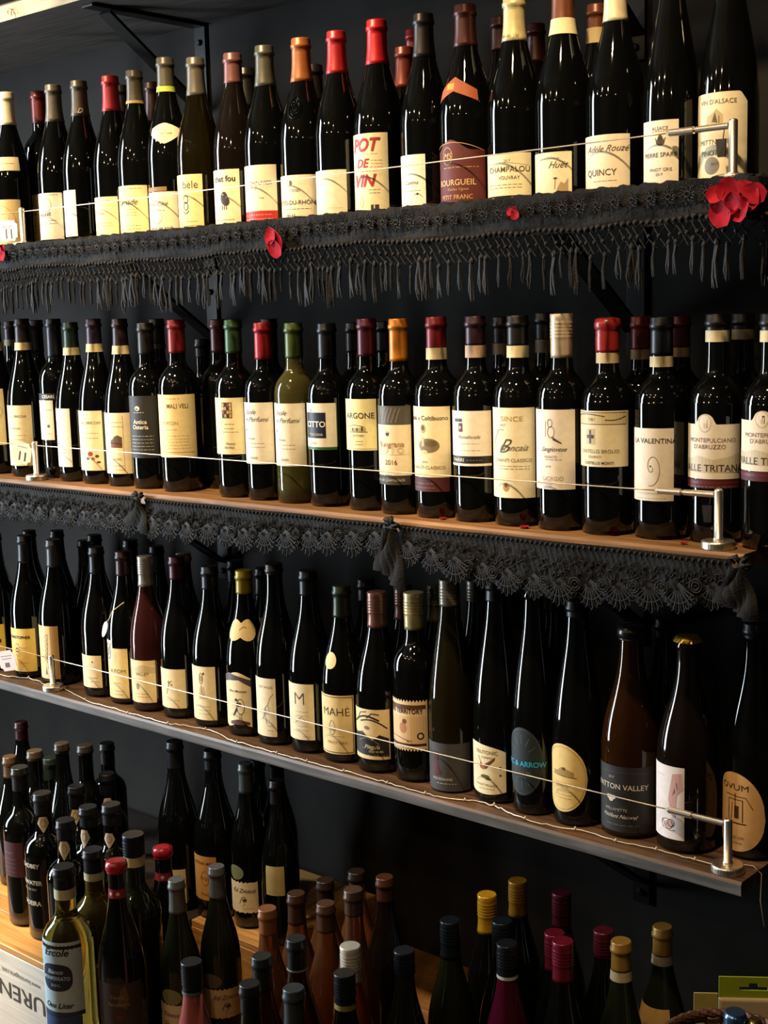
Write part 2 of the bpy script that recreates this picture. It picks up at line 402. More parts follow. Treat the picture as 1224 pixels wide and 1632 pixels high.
def make_bottle(tx, ty, kind, zb, L, y=None, h=None, gl='dark', cap=None, band=None, labs=(), r=None, row=0, group=None, emboss=None, px_lean=True):
    r = r or RAD[kind]
    if y is None:
        if h: y = at_z(tx, ty, zb + h).y
        else: y = -.232 + r + .0095 if row == 0 else (-.118 if row == 1 else -.03)
    front = zb > .7 and row == 0
    for shrink in ((1, .975, .95, .925, .9, .875, .85) if front else ()):   # slimmer where the row is packed tight
        P, moved = clear_spot(tx, ty, POST_Y + .010 + r * shrink if front and y < -.18 else y, r * shrink, zb, 9)
        if moved < 1: r *= shrink; break
    else: P, moved = clear_spot(tx, ty, y, r, zb)
    if front and shrink < .99: REPORT.append((L, 'shrunk', shrink, round(moved, 3)))
    h = P.z - zb
    if moved > .03: REPORT.append((L, round(moved, 3)))
    PLACED.append((P.x, P.y, r, zb))
    t = empty('wine_bottle', (P.x, P.y, zb))
    tag(t, L, 'bottle', group or GROUPS.get(zb, 'wine bottles on the lower display'))
    sh = Shape(kind, h, r)
    toc = Vector((CAM.x - P.x, CAM.y - P.y)); phi = math.atan2(toc.x, -toc.y); toc.normalize()
    def zpx(py, rr):
        lo_, hi_ = zb - .05, zb + .45
        for _ in range(30):
            mid = (lo_ + hi_) / 2
            if proj(Vector((P.x + toc.x * rr, P.y + toc.y * rr, mid)))[1] > py: lo_ = mid
            else: hi_ = mid
        return (lo_ + hi_) / 2 - zb
    # glass
    prof = [(r * .30, .004), (r * .80, .0), (r * .93, .0015), (r * .985, .006)] + sh.p
    zlip = h
    if not cap or cap[0] in ('none', 'crown', 'cork'):
        rn = sh.at(h)
        prof = prof[:-1] + [(sh.at(h - .018), h - .018), (rn + .0022, h - .0165), (rn + .0026, h - .012), (rn + .0005, h - .008), (rn + .0003, h - .001), (rn - .002, h)]
        prof.sort(key=lambda q: 0)
    g = G(); g.lathe(prof, SEG); g.build('glass_body', glass(gl), t, smooth=True)
    # capsule
    c = None
    if cap:
        st, colr, yb = cap
        rn = sh.at(h) + .0008
        if st in ('foil', 'wax', 'screw'):
            z0 = zpx(yb, rn) if yb else h - .055
            z0 = max(h * .55, min(h - .018, z0))
            pr = []; n = 9
            for i in range(n):
                z = z0 + (h - .016 - z0) * i / (n - 1); pr.append((sh.at(z) + .0007, z))
            if st == 'foil':
                pr += [(rn + .0018, h - .0150), (rn + .0020, h - .0105), (rn + .0006, h - .0085), (rn + .0006, h - .0014), (rn - .0004, h + .0002)]
                mt = foil(colr)
            elif st == 'screw':
                rs = rn + .0010
                pr = [(max(a, rs - .0002), z) for a, z in pr if z < h - .034]
                z = h - .034
                for k in range(5): pr += [(rs, z), (rs + .0007, z + .0015), (rs, z + .003)]; z += .0048
                pr += [(rs, h - .008), (rs + .0003, h - .0010), (rs - .0006, h + .0003)]
                mt = foil(colr, rough=.33, metal=.35)
            else:
                rnd = random.Random(L)
                pr = [(a + .0012 + rnd.uniform(0, .0008), z) for a, z in pr] + [(rn + .0034, h - .014), (rn + .0036, h - .008), (rn + .002, h - .001), (rn * .7, h + .0008)]
                mt = mat('wax_' + colr, colr, rough=.3, noise=.12, nscale=60)
            g = G(); g.lathe(pr, 32); c = g.build('capsule', mt, t, smooth=True)
        elif st == 'crown':
            g = G(); n = 42; vs = []; fs = []
            pr = [(rn + .0045, h - .006), (rn + .0018, h - .001), (rn - .001, h + .0012), (rn * .3, h + .0014)]
            for i, (a, z) in enumerate(pr):
                for k in range(n):
                    aa = a + (.0008 if (k % 2 and i == 0) else 0); th = 2 * PI * k / n; vs.append((aa * math.sin(th), -aa * math.cos(th), z))
            for i in range(3):
                for k in range(n): fs.append((i * n + k, i * n + (k + 1) % n, (i + 1) * n + (k + 1) % n, (i + 1) * n + k))
            fs.append(tuple(3 * n + k for k in range(n))); g.add(vs, fs); c = g.build('crown_cap', foil(colr, .25, .9), t)
        elif st == 'cork':
            g = G(); g.lathe([(rn * .62, h - .004), (rn * .72, h + .004), (rn * .86, h + .018), (rn * .9, h + .0215), (rn * .84, h + .0225)], 20)
            c = g.build('cork_stopper', mat('cork_' + colr, colr, rough=.85, noise=.3, nscale=160, bump=.4), t, smooth=True)
    for bd in ([band] if band and not isinstance(band, list) else (band or [])):
        y0, y1, colr = bd; rr = sh.at(h * .85); z1 = zpx(y0, rr); z0 = zpx(y1, rr)
        n = 5; g = G(); vs = []; fs = []
        for i in range(n):
            z = z0 + (z1 - z0) * i / (n - 1)
            for k in range(32):
                th = 2 * PI * k / 32; a = sh.at(z) + .0013; vs.append((a * math.sin(th), -a * math.cos(th), z))
        for i in range(n - 1):
            for k in range(32): fs.append((i * 32 + k, i * 32 + (k + 1) % 32, (i + 1) * 32 + (k + 1) % 32, (i + 1) * 32 + k))
        g.add(vs, fs); bo = g.build('neck_band', paper(colr), c or t, smooth=True)
    # labels
    for lb in labs:
        rr = sh.r
        zt, zl = zpx(lb.y0, rr), zpx(lb.y1, rr)
        rr = sh.at((zt + zl) / 2)
        if rr < sh.r * .97: zt, zl = zpx(lb.y0, rr), zpx(lb.y1, rr)
        zl = max(zl, .004)
        zm = (zt + zl) / 2; H = zt - zl
        ax, _, dep = proj(Vector((P.x, P.y, zb + zm)))
        u = (lb.xr - ax) / (rr * F_PX / dep)
        thr = phi + math.asin(max(-.97, min(.97, u)))
        half = math.radians(lb.half) if lb.half else max(math.radians(38), min(math.radians(76), thr))
        thc = thr - half
        wdt = half * rr
        top, bot = edge_fn(lb.shape)
        nc = 96 if lb.shape == 'stamp' else 40
        nr = 8
        def pt(x, yv, off):           # x along the label in metres from its centre, yv height above the label's foot
            z = zl + yv; a = sh.at(z) + off; th = thc + x / rr
            return (a * math.sin(th), -a * math.cos(th), z)
        vs = []; fs = []
        for i in range(nc + 1):
            uu = -1 + 2 * i / nc; a, b = bot(uu) * H, top(uu) * H
            if b - a < 1e-5: b = a + 1e-5
            for k in range(nr + 1): vs.append(pt(uu * wdt, a + (b - a) * k / nr, .00035))
        for i in range(nc):
            for k in range(nr): q = i * (nr + 1) + k; fs.append((q, q + nr + 1, q + nr + 2, q + 1))
        lo_ = mesh_obj(lb.name, vs, fs, glass(gl) if lb.col == 'glass' else paper(lb.col), t, smooth=True)
        gi = {}; gt = {}
        def flat(G_, vv, ff, off, colr, step=.005):
            if not ff: return
            if max(v[0] for v in vv) - min(v[0] for v in vv) > step * 1.2: vv, ff = slice_x(vv, ff, step)
            G_.setdefault(colr, []).append(([pt(x, yv, off) for x, yv in vv], ff))
        for a in lb.art:
            k = a[0]
            if k == 't':              # text, x share, y share, size in mm, colour, shear, bold, x scale
                s_, x, yv, sz, colr = a[1:6]; shear = a[6] if len(a) > 6 else 0; bold = a[7] if len(a) > 7 else 0; sx = a[8] if len(a) > 8 else 1
                vv, ff = text_mesh(s_, shear, bold, sx); sz *= .001
                flat(gt, [(x * wdt + v[0] * sz, yv * H + v[1] * sz) for v in vv], ff, .0008, colr, .004)
            elif k == 'e':            # ellipse: x, y shares, radii mm, colour
                x, yv, ra, rb, colr = a[1:6]; n = 28
                flat(gi, [(x * wdt + ra * .001 * math.cos(2 * PI * i / n), yv * H + rb * .001 * math.sin(2 * PI * i / n)) for i in range(n)], [tuple(range(n))], .00055 if len(a) < 7 else a[6], colr)
            elif k == 'r':
                x0, y0, x1, y1, colr = a[1:6]
                flat(gi, [(x0 * wdt, y0 * H), (x1 * wdt, y0 * H), (x1 * wdt, y1 * H), (x0 * wdt, y1 * H)], [(0, 1, 2, 3)], .0005 if len(a) < 7 else a[6], colr)
            elif k == 'p':            # polygon in shares
                pts, colr = a[1:3]
                flat(gi, [(x * wdt, yv * H) for x, yv in pts], [tuple(range(len(pts)))], .0006, colr)
            elif k == 'l':            # stroke through points, width mm
                pts, wd, colr = a[1:4]; pts = [Vector((x * wdt, yv * H)) for x, yv in pts]; wd *= .0005
                vv = []; ff = []
                for i, p in enumerate(pts):
                    d = (pts[min(i + 1, len(pts) - 1)] - pts[max(i - 1, 0)])
                    if d.length < 1e-9: d = Vector((1, 0))
                    d.normalize(); nn = Vector((-d.y, d.x)) * wd
                    vv += [tuple(p + nn), tuple(p - nn)]
                ff = [(2 * i + 1, 2 * i + 3, 2 * i + 2, 2 * i) for i in range(len(pts) - 1)]
                flat(gi, vv, ff, .00065, colr, .006)
            elif k == 'm':            # rows too fine to read
                x0, x1, y0, n, dy, colr = a[1:7]; rnd = random.Random(L + str(y0))
                for i in range(n):
                    yy = y0 - i * dy; x = x0 + rnd.uniform(0, .08)
                    while x < x1:
                        wdx = rnd.uniform(.05, .16); x2 = min(x + wdx, x1)
                        flat(gi, [(x * wdt, yy * H), (x2 * wdt, yy * H), (x2 * wdt, yy * H + .0009), (x * wdt, yy * H + .0009)], [(0, 1, 2, 3)], .00055, colr); x = x2 + .035
        for nm, dct in (('illustration', gi), ('lettering', gt)):
            if dct:
                g = G(); ms = []
                for i, (colr, lst) in enumerate(dct.items()):
                    ms.append(ink(colr))
                    for vv, ff in lst: g.add(vv, ff, i)
                g.build(nm, ms, lo_)
    if emboss:                        # raised glass crest on the shoulder: (height share, angle offset, half sizes mm)
        hz, da, ra, rb = emboss; g = G(); z0 = hz * h; a0 = phi + da; rr = sh.at(z0)
        def ep(x, yv, off): z = z0 + yv; th = a0 + x / rr; a = sh.at(z) + off; return (a * math.sin(th), -a * math.cos(th), z)
        for s_ in (1.0, .72):
            ring = [ep(ra * .001 * s_ * math.cos(t_), rb * .001 * s_ * math.sin(t_), .0006) for t_ in [2 * PI * i / 28 for i in range(29)]]
            g.tube(ring, .0009, 6)
        rnd = random.Random(3)
        for i in range(16):
            x, yv = rnd.uniform(-.6, .6) * ra * .001, rnd.uniform(-.6, .6) * rb * .001
            g.tube([ep(x - .0015, yv, .0006), ep(x, yv + rnd.uniform(-.001, .001), .0012), ep(x + .0015, yv, .0006)], .0008, 6)
        g.build('glass_crest', glass(gl), t, smooth=True)
    return t
K, GR, W_, BR = '#1c1a18', '#6d655c', '#f2ead8', '#5b3a22'
CREAM, YEL, WHITE, PINKW = '#efe2bd', '#eedb9c', '#f3ead4', '#f0dfd0'
def curve(x0, y0, x1, y1, b, n=14):
    return [(x0 + (x1 - x0) * i / n, y0 + (y1 - y0) * i / n + b * math.sin(PI * i / n)) for i in range(n + 1)]
def spiral(x, y, a, b, turns=1.6, n=36):
    return [(x + a * (1 - i / n) * math.cos(2 * PI * turns * i / n), y + b * (1 - i / n) * math.sin(2 * PI * turns * i / n)) for i in range(n + 1)]
def ring(x, y, a, b, n=24): return [(x + a * math.cos(2 * PI * i / n), y + b * math.sin(2 * PI * i / n)) for i in range(n + 1)]

B = make_bottle
# ---- top row, on the fringed shelf (front row)
def MICRO(c=GR, y=.3, n=3): return ('m', -.6, .7, y, n, .07, c)
B(9, 148, 'burgundy', S1, 'dark bottle with ivory capsule and small shoulder label beside the tiny price card', cap=('foil', '#e8dcb8', 199),
  labs=[Lab(250, 272, 30, '#efe0b4', 'rect', half=55, name='shoulder_label', art=[MICRO(GR, .5, 1)]), Lab(318, 392, 34, '#e9cf90', art=[('l', ring(0, .5, .8, .4), .8, '#b8893c'), MICRO()])])
B(84, 136, 'burgundy', S1, 'dark bottle with grey capsule, white label bearing a looping line drawing', cap=('foil', '#5c554a', 194),
  labs=[Lab(307, 381, 100.5, CREAM, art=[('t', 'RÉGNIÉ', .1, .55, 9, K, 0, .005), ('l', ring(.28, .74, .2, .14), .7, GR), ('m', -.7, .8, .95, 1, .1, GR), MICRO(GR, .4, 2)])])
B(125, 129.5, 'burgundy', S1, 'dark bottle with charcoal capsule carrying a script initial, narrow pinkish label', cap=('foil', '#4a443c', 185),
  labs=[Lab(302, 376, 123, PINKW, half=60, art=[('l', curve(-.2, .75, .7, .75, .1), .5, GR), ('l', ring(.2, .38, .3, .1), .6, GR), MICRO(GR, .25, 2)]),
        Lab(168, 184, 138, '#4a443c', half=70, name='capsule_print', art=[('t', 'D', .35, .5, 13, '#d8c9a0', .4)])])
B(175, 122, 'burgundy', S1, 'dark bottle with bright red capsule and plain yellow-cream label beside grey-capped bottle', cap=('foil', '#a3242a', 177),
  labs=[Lab(313, 378, 189, YEL, art=[('m', -.6, .8, .9, 1, .1, '#a08a50'), ('t', 'Chablis', 0, .6, 8, '#8a7a52', .3), MICRO('#a08a50', .35, 2)])])
B(213, 113, 'burgundy', S1, 'dark bottle with grey capsule and yellow label written with a large script initial', cap=('foil', '#544c3e', 165), band=(160, 164.5, '#b49a55'),
  labs=[Lab(295, 372, 236, YEL, art=[('t', 'Limade', .15, .66, 15, '#54503c', .45), ('l', [(-.35, .56), (-.2, .7), (0, .88), (.1, .93), (.06, .82), (-.1, .62), (-.28, .52), (.0, .55)], .8, '#54503c'), ('m', -.5, .8, .93, 1, .1, '#8f8158'), ('m', -.2, .6, .5, 3, .06, '#a08a50'), MICRO('#a08a50', .16, 2)])])
B(262.5, 93, 'burgundy', S1, 'dark bottle with lime band on its capsule and winged ivory shoulder label', cap=('foil', '#544e40', 139), band=(137, 146, '#b9c93c'),
  labs=[Lab(195, 229, 286, '#f2e3b6', 'shield', half=46, name='shoulder_label', art=[('t', 'SAINT AIMÉ', .1, .5, 4, K)]), Lab(297, 304, 266, '#8a6a34', half=64, name='upper_strip'),
        Lab(305, 382, 284, CREAM, art=[('t', 'Château Côté', 0, .72, 10, '#a09068', .5), ('l', ring(.1, .42, .25, .18), .7, '#b0a27c'), ('t', 'POULLEY AINÉ', .25, .13, 7, K, 0, .01), ('m', -.3, .5, .55, 1, .1, GR)])])
B(310.5, 93, 'burgundy', S1, 'golden-green bottle with grey capsule, label showing small black faces', gl='olive', cap=('foil', '#5a5347', 152),
  labs=[Lab(277, 368, 324, '#f0dc98', art=[('t', 'bèle', .38, .82, 19, '#5c5236', 0, -.005), ('l', ring(.12, .56, .13, .07), 1.4, K), ('l', ring(.12, .44, .13, .07), 1.4, K), ('e', .1, .5, 2.5, 1.4, K), ('l', curve(-.05, .36, .28, .36, -.05), 1.4, K), MICRO('#a08a50', .16, 2)])])
B(370, 86, 'burgundy', S1, 'brown bottle with mauve capsule and label picturing a dark shaggy head', gl='brown', cap=('foil', '#70463f', 132),
  labs=[Lab(269, 361, 383, '#f1e2b2', art=[('t', 'chat fou', .18, .84, 14, '#2a1f16', 0, .02), ('e', .2, .5, 7.5, 11, '#4a2c26'), ('e', .3, .44, 7, 7, '#4a2c26', .0006), ('e', .33, .52, 2.6, 2.2, '#a5866a', .0007), ('e', .14, .56, 1.5, 1.5, '#c5a684', .0007),
     ('l', [(.1, .38), (.08, .3)], 1.6, '#4a2c26'), ('l', [(.2, .38), (.2, .3)], 1.6, '#4a2c26'), ('l', [(.3, .38), (.32, .3)], 1.6, '#4a2c26'), MICRO(GR, .12, 1)])])
B(420.6, 74, 'burgundy', S1, 'dark bottle with olive-grey capsule, cream label with red strip along the bottom', cap=('foil', '#4c4a3c', 137),
  labs=[Lab(262, 358, 441.5, CREAM, art=[('r', -1, 0, 1, .23, '#c22a1c'), ('m', -.6, .8, .16, 2, .07, '#e9b9a0'), ('l', ring(.08, .72, .13, .16), .7, '#b9ab86'), ('t', 'CHAUVIER', .35, .7, 9, '#9b8d68'), ('t', 'rosé', .4, .45, 5, '#b09a78')])])
B(479, 62, 'burgundy', S1, 'dark bottle with copper capsule and raised glass crest on its shoulder', cap=('foil', '#95592a', 130), emboss=(.62, -.42, 11, 17),
  labs=[Lab(278, 364, 504, CREAM, art=[('e', .1, .83, 3, 4, '#8d7d58'), ('t', 'CÔTES', .25, .67, 6, '#6d5f40'), ('t', 'CÔTES-DU-RHÔNE', .2, .42, 9.5, '#4a3d28', 0, .005), ('m', -.3, .8, .26, 1, .1, GR), ('t', 'DELAS', .05, .12, 7, '#3a3020', 0, .01)])])
B(535.5, 51, 'burgundy', S1, 'dark bottle with glossy red capsule stamped with gold crest, nearly blank cream label', cap=('foil', '#9d1f22', 117),
  labs=[Lab(270, 348, 553, '#f2e6c4', art=[('t', 'B', -.1, .72, 6, '#a89a76'), ('m', -.2, .3, .5, 1, .1, '#b9ab86'), ('m', .0, .8, .2, 1, .1, '#cabd9a')]),
        Lab(72, 98, 539, '#9d1f22', half=50, name='capsule_print', art=[('e', -.1, .5, 4.4, 7, '#c08a3a'), ('l', ring(-.1, .5, .36, .38), .8, '#9d1f22')])])
B(600, 33, 'burgundy', S1, 'dark bottle with scarlet capsule and tall label in big red italic letters', cap=('foil', '#b5161c', 102), r=.0405,
  labs=[Lab(211, 348, 619, '#ecdfae', art=[('t', 'POT', .08, .86, 27, '#a8231f', .28, .035, .92), ('t', 'DE', -.02, .635, 18, '#a8231f', .28, .03), ('t', 'VIN', .05, .42, 25, '#a8231f', .28, .035), ('m', .0, .6, .74, 1, .05, '#c58a64'), ('m', .25, .8, .66, 3, .04, '#c58a64'), ('m', -.1, .6, .53, 1, .05, '#c58a64'),
     ('l', ring(-.1, .16, .08, .065), .8, '#b5935a'), ('r', .3, .05, .62, .12, '#4a3a24'), ('r', .42, .05, .46, .12, '#ecdfae', .0007), ('m', .2, .7, .3, 2, .04, '#b09a6a')])])
B(674.5, 23, 'burgundy', S1, 'dark bottle with black capsule, white label over a thin grey strip', cap=('foil', '#26221e', 90), r=.039,
  labs=[Lab(245, 326, 678.5, '#efe6cc', art=[('m', -.5, .7, .8, 1, .1, '#c2b694'), ('t', 'Cantina', .1, .45, 8, '#55503f', .4), ('e', .5, .22, 2, 1.6, K), ('l', curve(.3, .2, .8, .16, .04), .7, K), MICRO('#8d8468', .28, 1)]), Lab(327, 338, 677, '#6e6350', name='lower_strip', half=70, art=[('m', -.8, .9, .6, 1, .1, '#a89a7a')])])
B(741, 8.6, 'burgundy', S1, 'dark bottle with maroon arched label lettered in gold and copper chevron on its neck', cap=('foil', '#4d1d16', 73), r=.0405,
  labs=[Lab(120, 161, 760, '#a7501f', 'chevron', half=58, name='neck_label', art=[('r', -.4, .5, .0, .75, '#d89a3a')]),
        Lab(221, 333, 773, '#54140f', 'arch', art=[('l', curve(-.95, .83, .95, .83, .13), 1.0, '#b88a48'), ('l', ring(-.12, .76, .17, .13), 1.0, '#b88a48'), ('t', 'MS', -.1, .76, 13, '#c99c5c', .3), ('m', -.3, .8, .58, 1, .05, '#b88a48'), ('t', 'BOURGUEIL', .12, .36, 12, '#d0aa74', 0, .008), ('t', 'Vieilles Vignes', .2, .25, 6, '#b88a48', .3), ('t', 'PETIT FRANC', .12, .14, 9, '#c99c5c'), ('r', -1, .02, 1, .035, '#b88a48')])])
B(819, -6, 'burgundy', S1, 'dark bottle with long pale yellow capsule, cream label above a gold-brown strip', cap=('foil', '#d9c98e', 64.5), r=.0405,
  labs=[Lab(243, 311, 846, '#f0e2b4', art=[('t', '2017', .25, .82, 5, '#8a7c58'), ('l', curve(-.9, .7, .9, .7, .08), .5, '#a89468'), ('t', 'CHAMPALOU', .25, .62, 11, '#6b5d3c', 0, .004), ('t', 'VOUVRAY', .3, .42, 7, '#6b5d3c'), MICRO('#a89468', .25, 2)]), Lab(313, 322, 845, '#8a7440', name='lower_strip', half=70),
        Lab(50, 62, 834, '#d9c98e', half=80, name='capsule_print', art=[('t', 'Vin du Val', .1, .5, 7, '#5b4a26', .2)])])
B(897, -24, 'burgundy', S1, 'dark bottle with brown capsule banded in ivory, label with palm tree sketch', cap=('foil', '#6b3a1e', 54), band=(28, 54, '#e3d2a0'), r=.0405,
  labs=[Lab(241, 314, 911, '#efe1b6', art=[('t', 'Huët', .45, .72, 13, '#7b6840', .5), ('l', [(.3, .18), (.33, .4)], .9, '#6b5530'), ('e', .33, .42, 3, 1.4, '#6b5530'), ('p', [(.35, .12), (.85, .12), (.85, .42), (.7, .3), (.55, .34), (.4, .2)], '#b39a68'), ('l', [(-.9, .1), (.9, .1)], .5, '#8a7a50'), ('m', -.5, .5, .85, 1, .1, '#b3a274')])])
B(981, -32, 'burgundy', S1, 'dark bottle with ivory capsule and cream label carrying a script line above bold capitals', cap=('foil', '#e0d2a8', 32.6), r=.0405,
  labs=[Lab(213, 298, 1003, '#eedfbc', art=[('t', 'Adèle Rouzé', .2, .74, 12, '#8a7a5c', .5), ('t', 'QUINCY', .0, .28, 12, '#4a4232', 0, .003), ('m', -.3, .6, .12, 1, .1, '#a89a78')])])
B(1071, -62, 'flute', S1, 'tall slender flute bottle with crowned crest on its ivory label', cap=('foil', '#8a7a58', -10), r=.037,
  labs=[Lab(190, 312, 1081, '#eadfc4', art=[('t', 'ALSACE', .12, .88, 6.5, '#6b6250'), ('m', -.3, .7, .83, 1, .04, '#a89e88'), ('e', .15, .68, 6, 5, '#7a6a44'), ('e', .15, .72, 3.5, 5.5, '#54482c', .0007), ('l', [(-.1, .74), (.0, .66), (.15, .63), (.3, .66), (.4, .74)], 1.0, '#54482c'), ('t', 'PIERRE SPARR', .1, .49, 8, '#4f4636', 0, .004), ('t', 'PINOT GRIS', .15, .27, 6, '#6b6250'), ('t', '2017', .1, .2, 5, '#6b6250'), ('m', -.4, .8, .06, 1, .05, '#8a8068')])])
B(1164, -80, 'flute', S1, 'tall flute bottle with large clipped-corner label picturing a building, behind the steel post', y=-.168, cap=('foil', '#8a7a58', -20), r=.038,
  labs=[Lab(145, 299, 1189, '#e6d8b0', 'cut', art=[('t', 'VIN D\'ALSACE', .05, .90, 8, '#8d8058'), ('p', [(-.3, .66), (.25, .62), (.25, .75), (.05, .82), (-.1, .77), (-.3, .74)], '#b9a878'), ('p', [(-.1, .68), (.15, .66), (.15, .74), (.0, .78)], '#8f7c50'), ('l', [(-.3, .66), (.3, .6)], 1.2, '#6b5a34'), ('t', 'MITTNACHT', .05, .46, 9, '#8a7c58'), ('t', 'PINOT NOIR', .1, .34, 9, '#7d7254'), ('e', -.1, .2, 11, 11, '#a49a86', .00045), ('t', '2017', .0, .22, 5, '#6b6250')])])
# ---- top row, second rank
B(60, 146, 'bordeaux', S1, 'bottle with dark red capsule behind the grey-capped one, yellow vine-print label', row=1, y=-.125, cap=('foil', '#5a1a1a', 196), r=.036,
  labs=[Lab(310, 388, 64, '#ecd083', art=[('l', curve(-.4, .6, .8, .75, .1), 1.4, '#a8802c'), ('e', .3, .72, 4, 4, '#b8902c'), ('e', .6, .6, 4, 3, '#c09a3c'), ('e', .1, .55, 3, 4, '#b8902c'), MICRO('#8f6d24', .35, 3)])])
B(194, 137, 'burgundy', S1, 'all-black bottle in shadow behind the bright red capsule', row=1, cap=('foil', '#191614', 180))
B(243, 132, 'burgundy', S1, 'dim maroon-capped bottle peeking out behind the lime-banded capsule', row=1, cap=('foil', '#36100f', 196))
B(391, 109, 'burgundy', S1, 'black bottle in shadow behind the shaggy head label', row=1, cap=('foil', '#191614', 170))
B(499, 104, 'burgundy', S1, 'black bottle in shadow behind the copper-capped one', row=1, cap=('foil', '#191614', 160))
B(644, 76, 'burgundy', S1, 'bottle with brown-red capsule set back beside the black-capped one', row=1, cap=('foil', '#6b2a1c', 139), r=.038)
B(659, 48, 'burgundy', S1, 'bottle with red capsule almost hidden by the black-capped one', row=2, cap=('foil', '#8a2028', 110), r=.034)
B(797, 28, 'burgundy', S1, 'bottle with maroon foil peeking out left of the pale yellow capsule', row=1, cap=('foil', '#3c1712', 80), r=.036)
B(854, 39, 'burgundy', S1, 'bottle with wine-red foil set back right of the pale yellow capsule', row=1, cap=('foil', '#3f1515', 99), r=.036)
B(951, 8, 'burgundy', S1, 'bottle with brown capsule and ivory band set back behind the ivory-capped one', row=1, cap=('foil', '#5f3218', 68), band=(43, 68, '#b09a68'), r=.036)

# ---- middle row, on the lace-trimmed shelf (front row)
B(-12, 507, 'burgundy', S2, 'cream-labelled dark bottle with banded neck just beyond the hanging price card', cap=('foil', '#2a1f22', 560), band=(545, 559, '#c9b98a'),
  labs=[Lab(620, 709, 7.5, '#eed9a0', art=[('l', ring(.7, .6, .2, .1), .8, '#a8803c')])])
B(34, 508, 'burgundy', S2, 'dark bottle with dull cap and cream neck band behind the hanging price card', cap=('foil', '#241c20', 560), band=(546, 558, '#d6c58e'),
  labs=[Lab(646, 742, 52, '#eed8a0', art=[('t', 'COLLI BRICCHI', .25, .82, 7, '#8a6d3a'), ('t', 'VERDUN', .2, .62, 6, '#8a6d3a'), MICRO('#a8905a', .5, 2)])])
B(84, 508, 'bordeaux', S2, 'navy-capped bottle with white block lettering above a pale label', row=0, y=-.165, cap=('foil', '#141722', 570), r=.0365,
  labs=[Lab(627, 637, 88, '#0c0c0e', name='upper_strip', art=[('t', 'CESARI', .45, .5, 9, '#e8dcc0', 0, .02)]), Lab(638, 701, 86, '#e9d9b4', art=[('m', -.3, .9, .75, 1, .1, '#a08a60'), ('e', .5, .35, 3.4, 3.4, '#8a6d4a'), MICRO('#a08a60', .15, 1)])])
B(111.5, 513.5, 'burgundy', S2, 'bottle with green capsule and ivory neck band, pale pink label', cap=('foil', '#1f3323', 566), band=(554, 566, '#dccb94'), r=.038,
  labs=[Lab(651, 744, 113.5, '#efdcc0', half=62, art=[('l', ring(.1, .68, .16, .1), 1.2, '#8f97a8'), ('m', -.3, .5, .86, 1, .1, '#a89a80'), MICRO('#a8977a', .3, 2)])])
B(148, 508, 'burgundy', S2, 'purple-capped bottle with a red flower at the foot of its label', cap=('foil', '#2b1a2c', 561), band=(548, 561, '#d6c48c'), r=.038,
  labs=[Lab(654.6, 749.7, 164, '#efdcae', art=[('t', 'COLLI BRICCHI', .3, .8, 7.5, '#6d5630'), ('m', -.2, .8, .62, 2, .08, '#a8905a'), ('e', .35, .28, 5.5, 4.5, '#9c3a26'), ('e', .48, .2, 4, 3.4, '#b5664a'), ('e', .68, .24, 4, 3, '#6b6a3a'), ('e', .2, .2, 4, 2.6, '#7a5a30'), ('e', .75, .14, 4, 2, '#8a4a30')])])
B(190, 508, 'burgundy', S2, 'bottle with brown-purple capsule, label picturing a little hillside landscape', cap=('foil', '#2c1d22', 565), band=(551, 564.5, '#d6c48c'), r=.038,
  labs=[Lab(658, 755, 208.5, '#efdfb0', art=[('m', -.3, .7, .84, 2, .07, '#a8925c'), ('p', [(.05, .5), (.62, .48), (.62, .6), (.4, .64), (.2, .58), (.05, .55)], '#7a6a3a'), ('p', [(.05, .43), (.62, .43), (.62, .5), (.05, .52)], '#9c5a34'), ('e', .3, .6, 3, 2, '#5b4a2a'), ('l', [(.68, .05), (.68, .95)], .6, '#a8925c'), ('t', 'ROSSO', .35, .24, 6, '#9a8550'), MICRO('#a8925c', .13, 2)])])
B(230.6, 514.6, 'bordeaux', S2, 'bottle with matte black label and white lettering under a round emblem', cap=('foil', '#1c1a18', 565), r=.0365,
  labs=[Lab(631, 730, 252, '#22211f', half=80, art=[('e', .22, .8, 5.4, 4.4, '#d8ccae'), ('e', .2, .79, 2.4, 1.6, '#22211f', .0007), ('m', .0, .5, .73, 1, .1, '#d8ccae'), ('t', 'Antica', .3, .585, 11, '#e0d4b8', 0, .015), ('t', 'Osteria', .3, .5, 11, '#e0d4b8', 0, .015), ('m', -.2, .8, .35, 5, .055, '#b8ad94')])])
B(279.7, 509.5, 'bordeaux', S2, 'stout bottle with red crested capsule and large yellow-cream label', cap=('foil', '#7d1a1e', 562.7), r=.0385,
  labs=[Lab(629, 729, 311.5, '#ecd698', art=[('m', -.5, .4, .93, 1, .1, '#a8904e'), ('t', 'MALI VELI', .3, .82, 12, '#8a7028', 0, .004, .8), ('t', 'IDEON', .0, .55, 9, '#b39a58', 0, 0, 1.2), ('m', -.5, .3, .44, 1, .1, '#a8904e'), ('m', -.4, .7, .34, 5, .05, '#b39a58'), ('r', -.9, .075, .9, .085, '#a8904e')])])
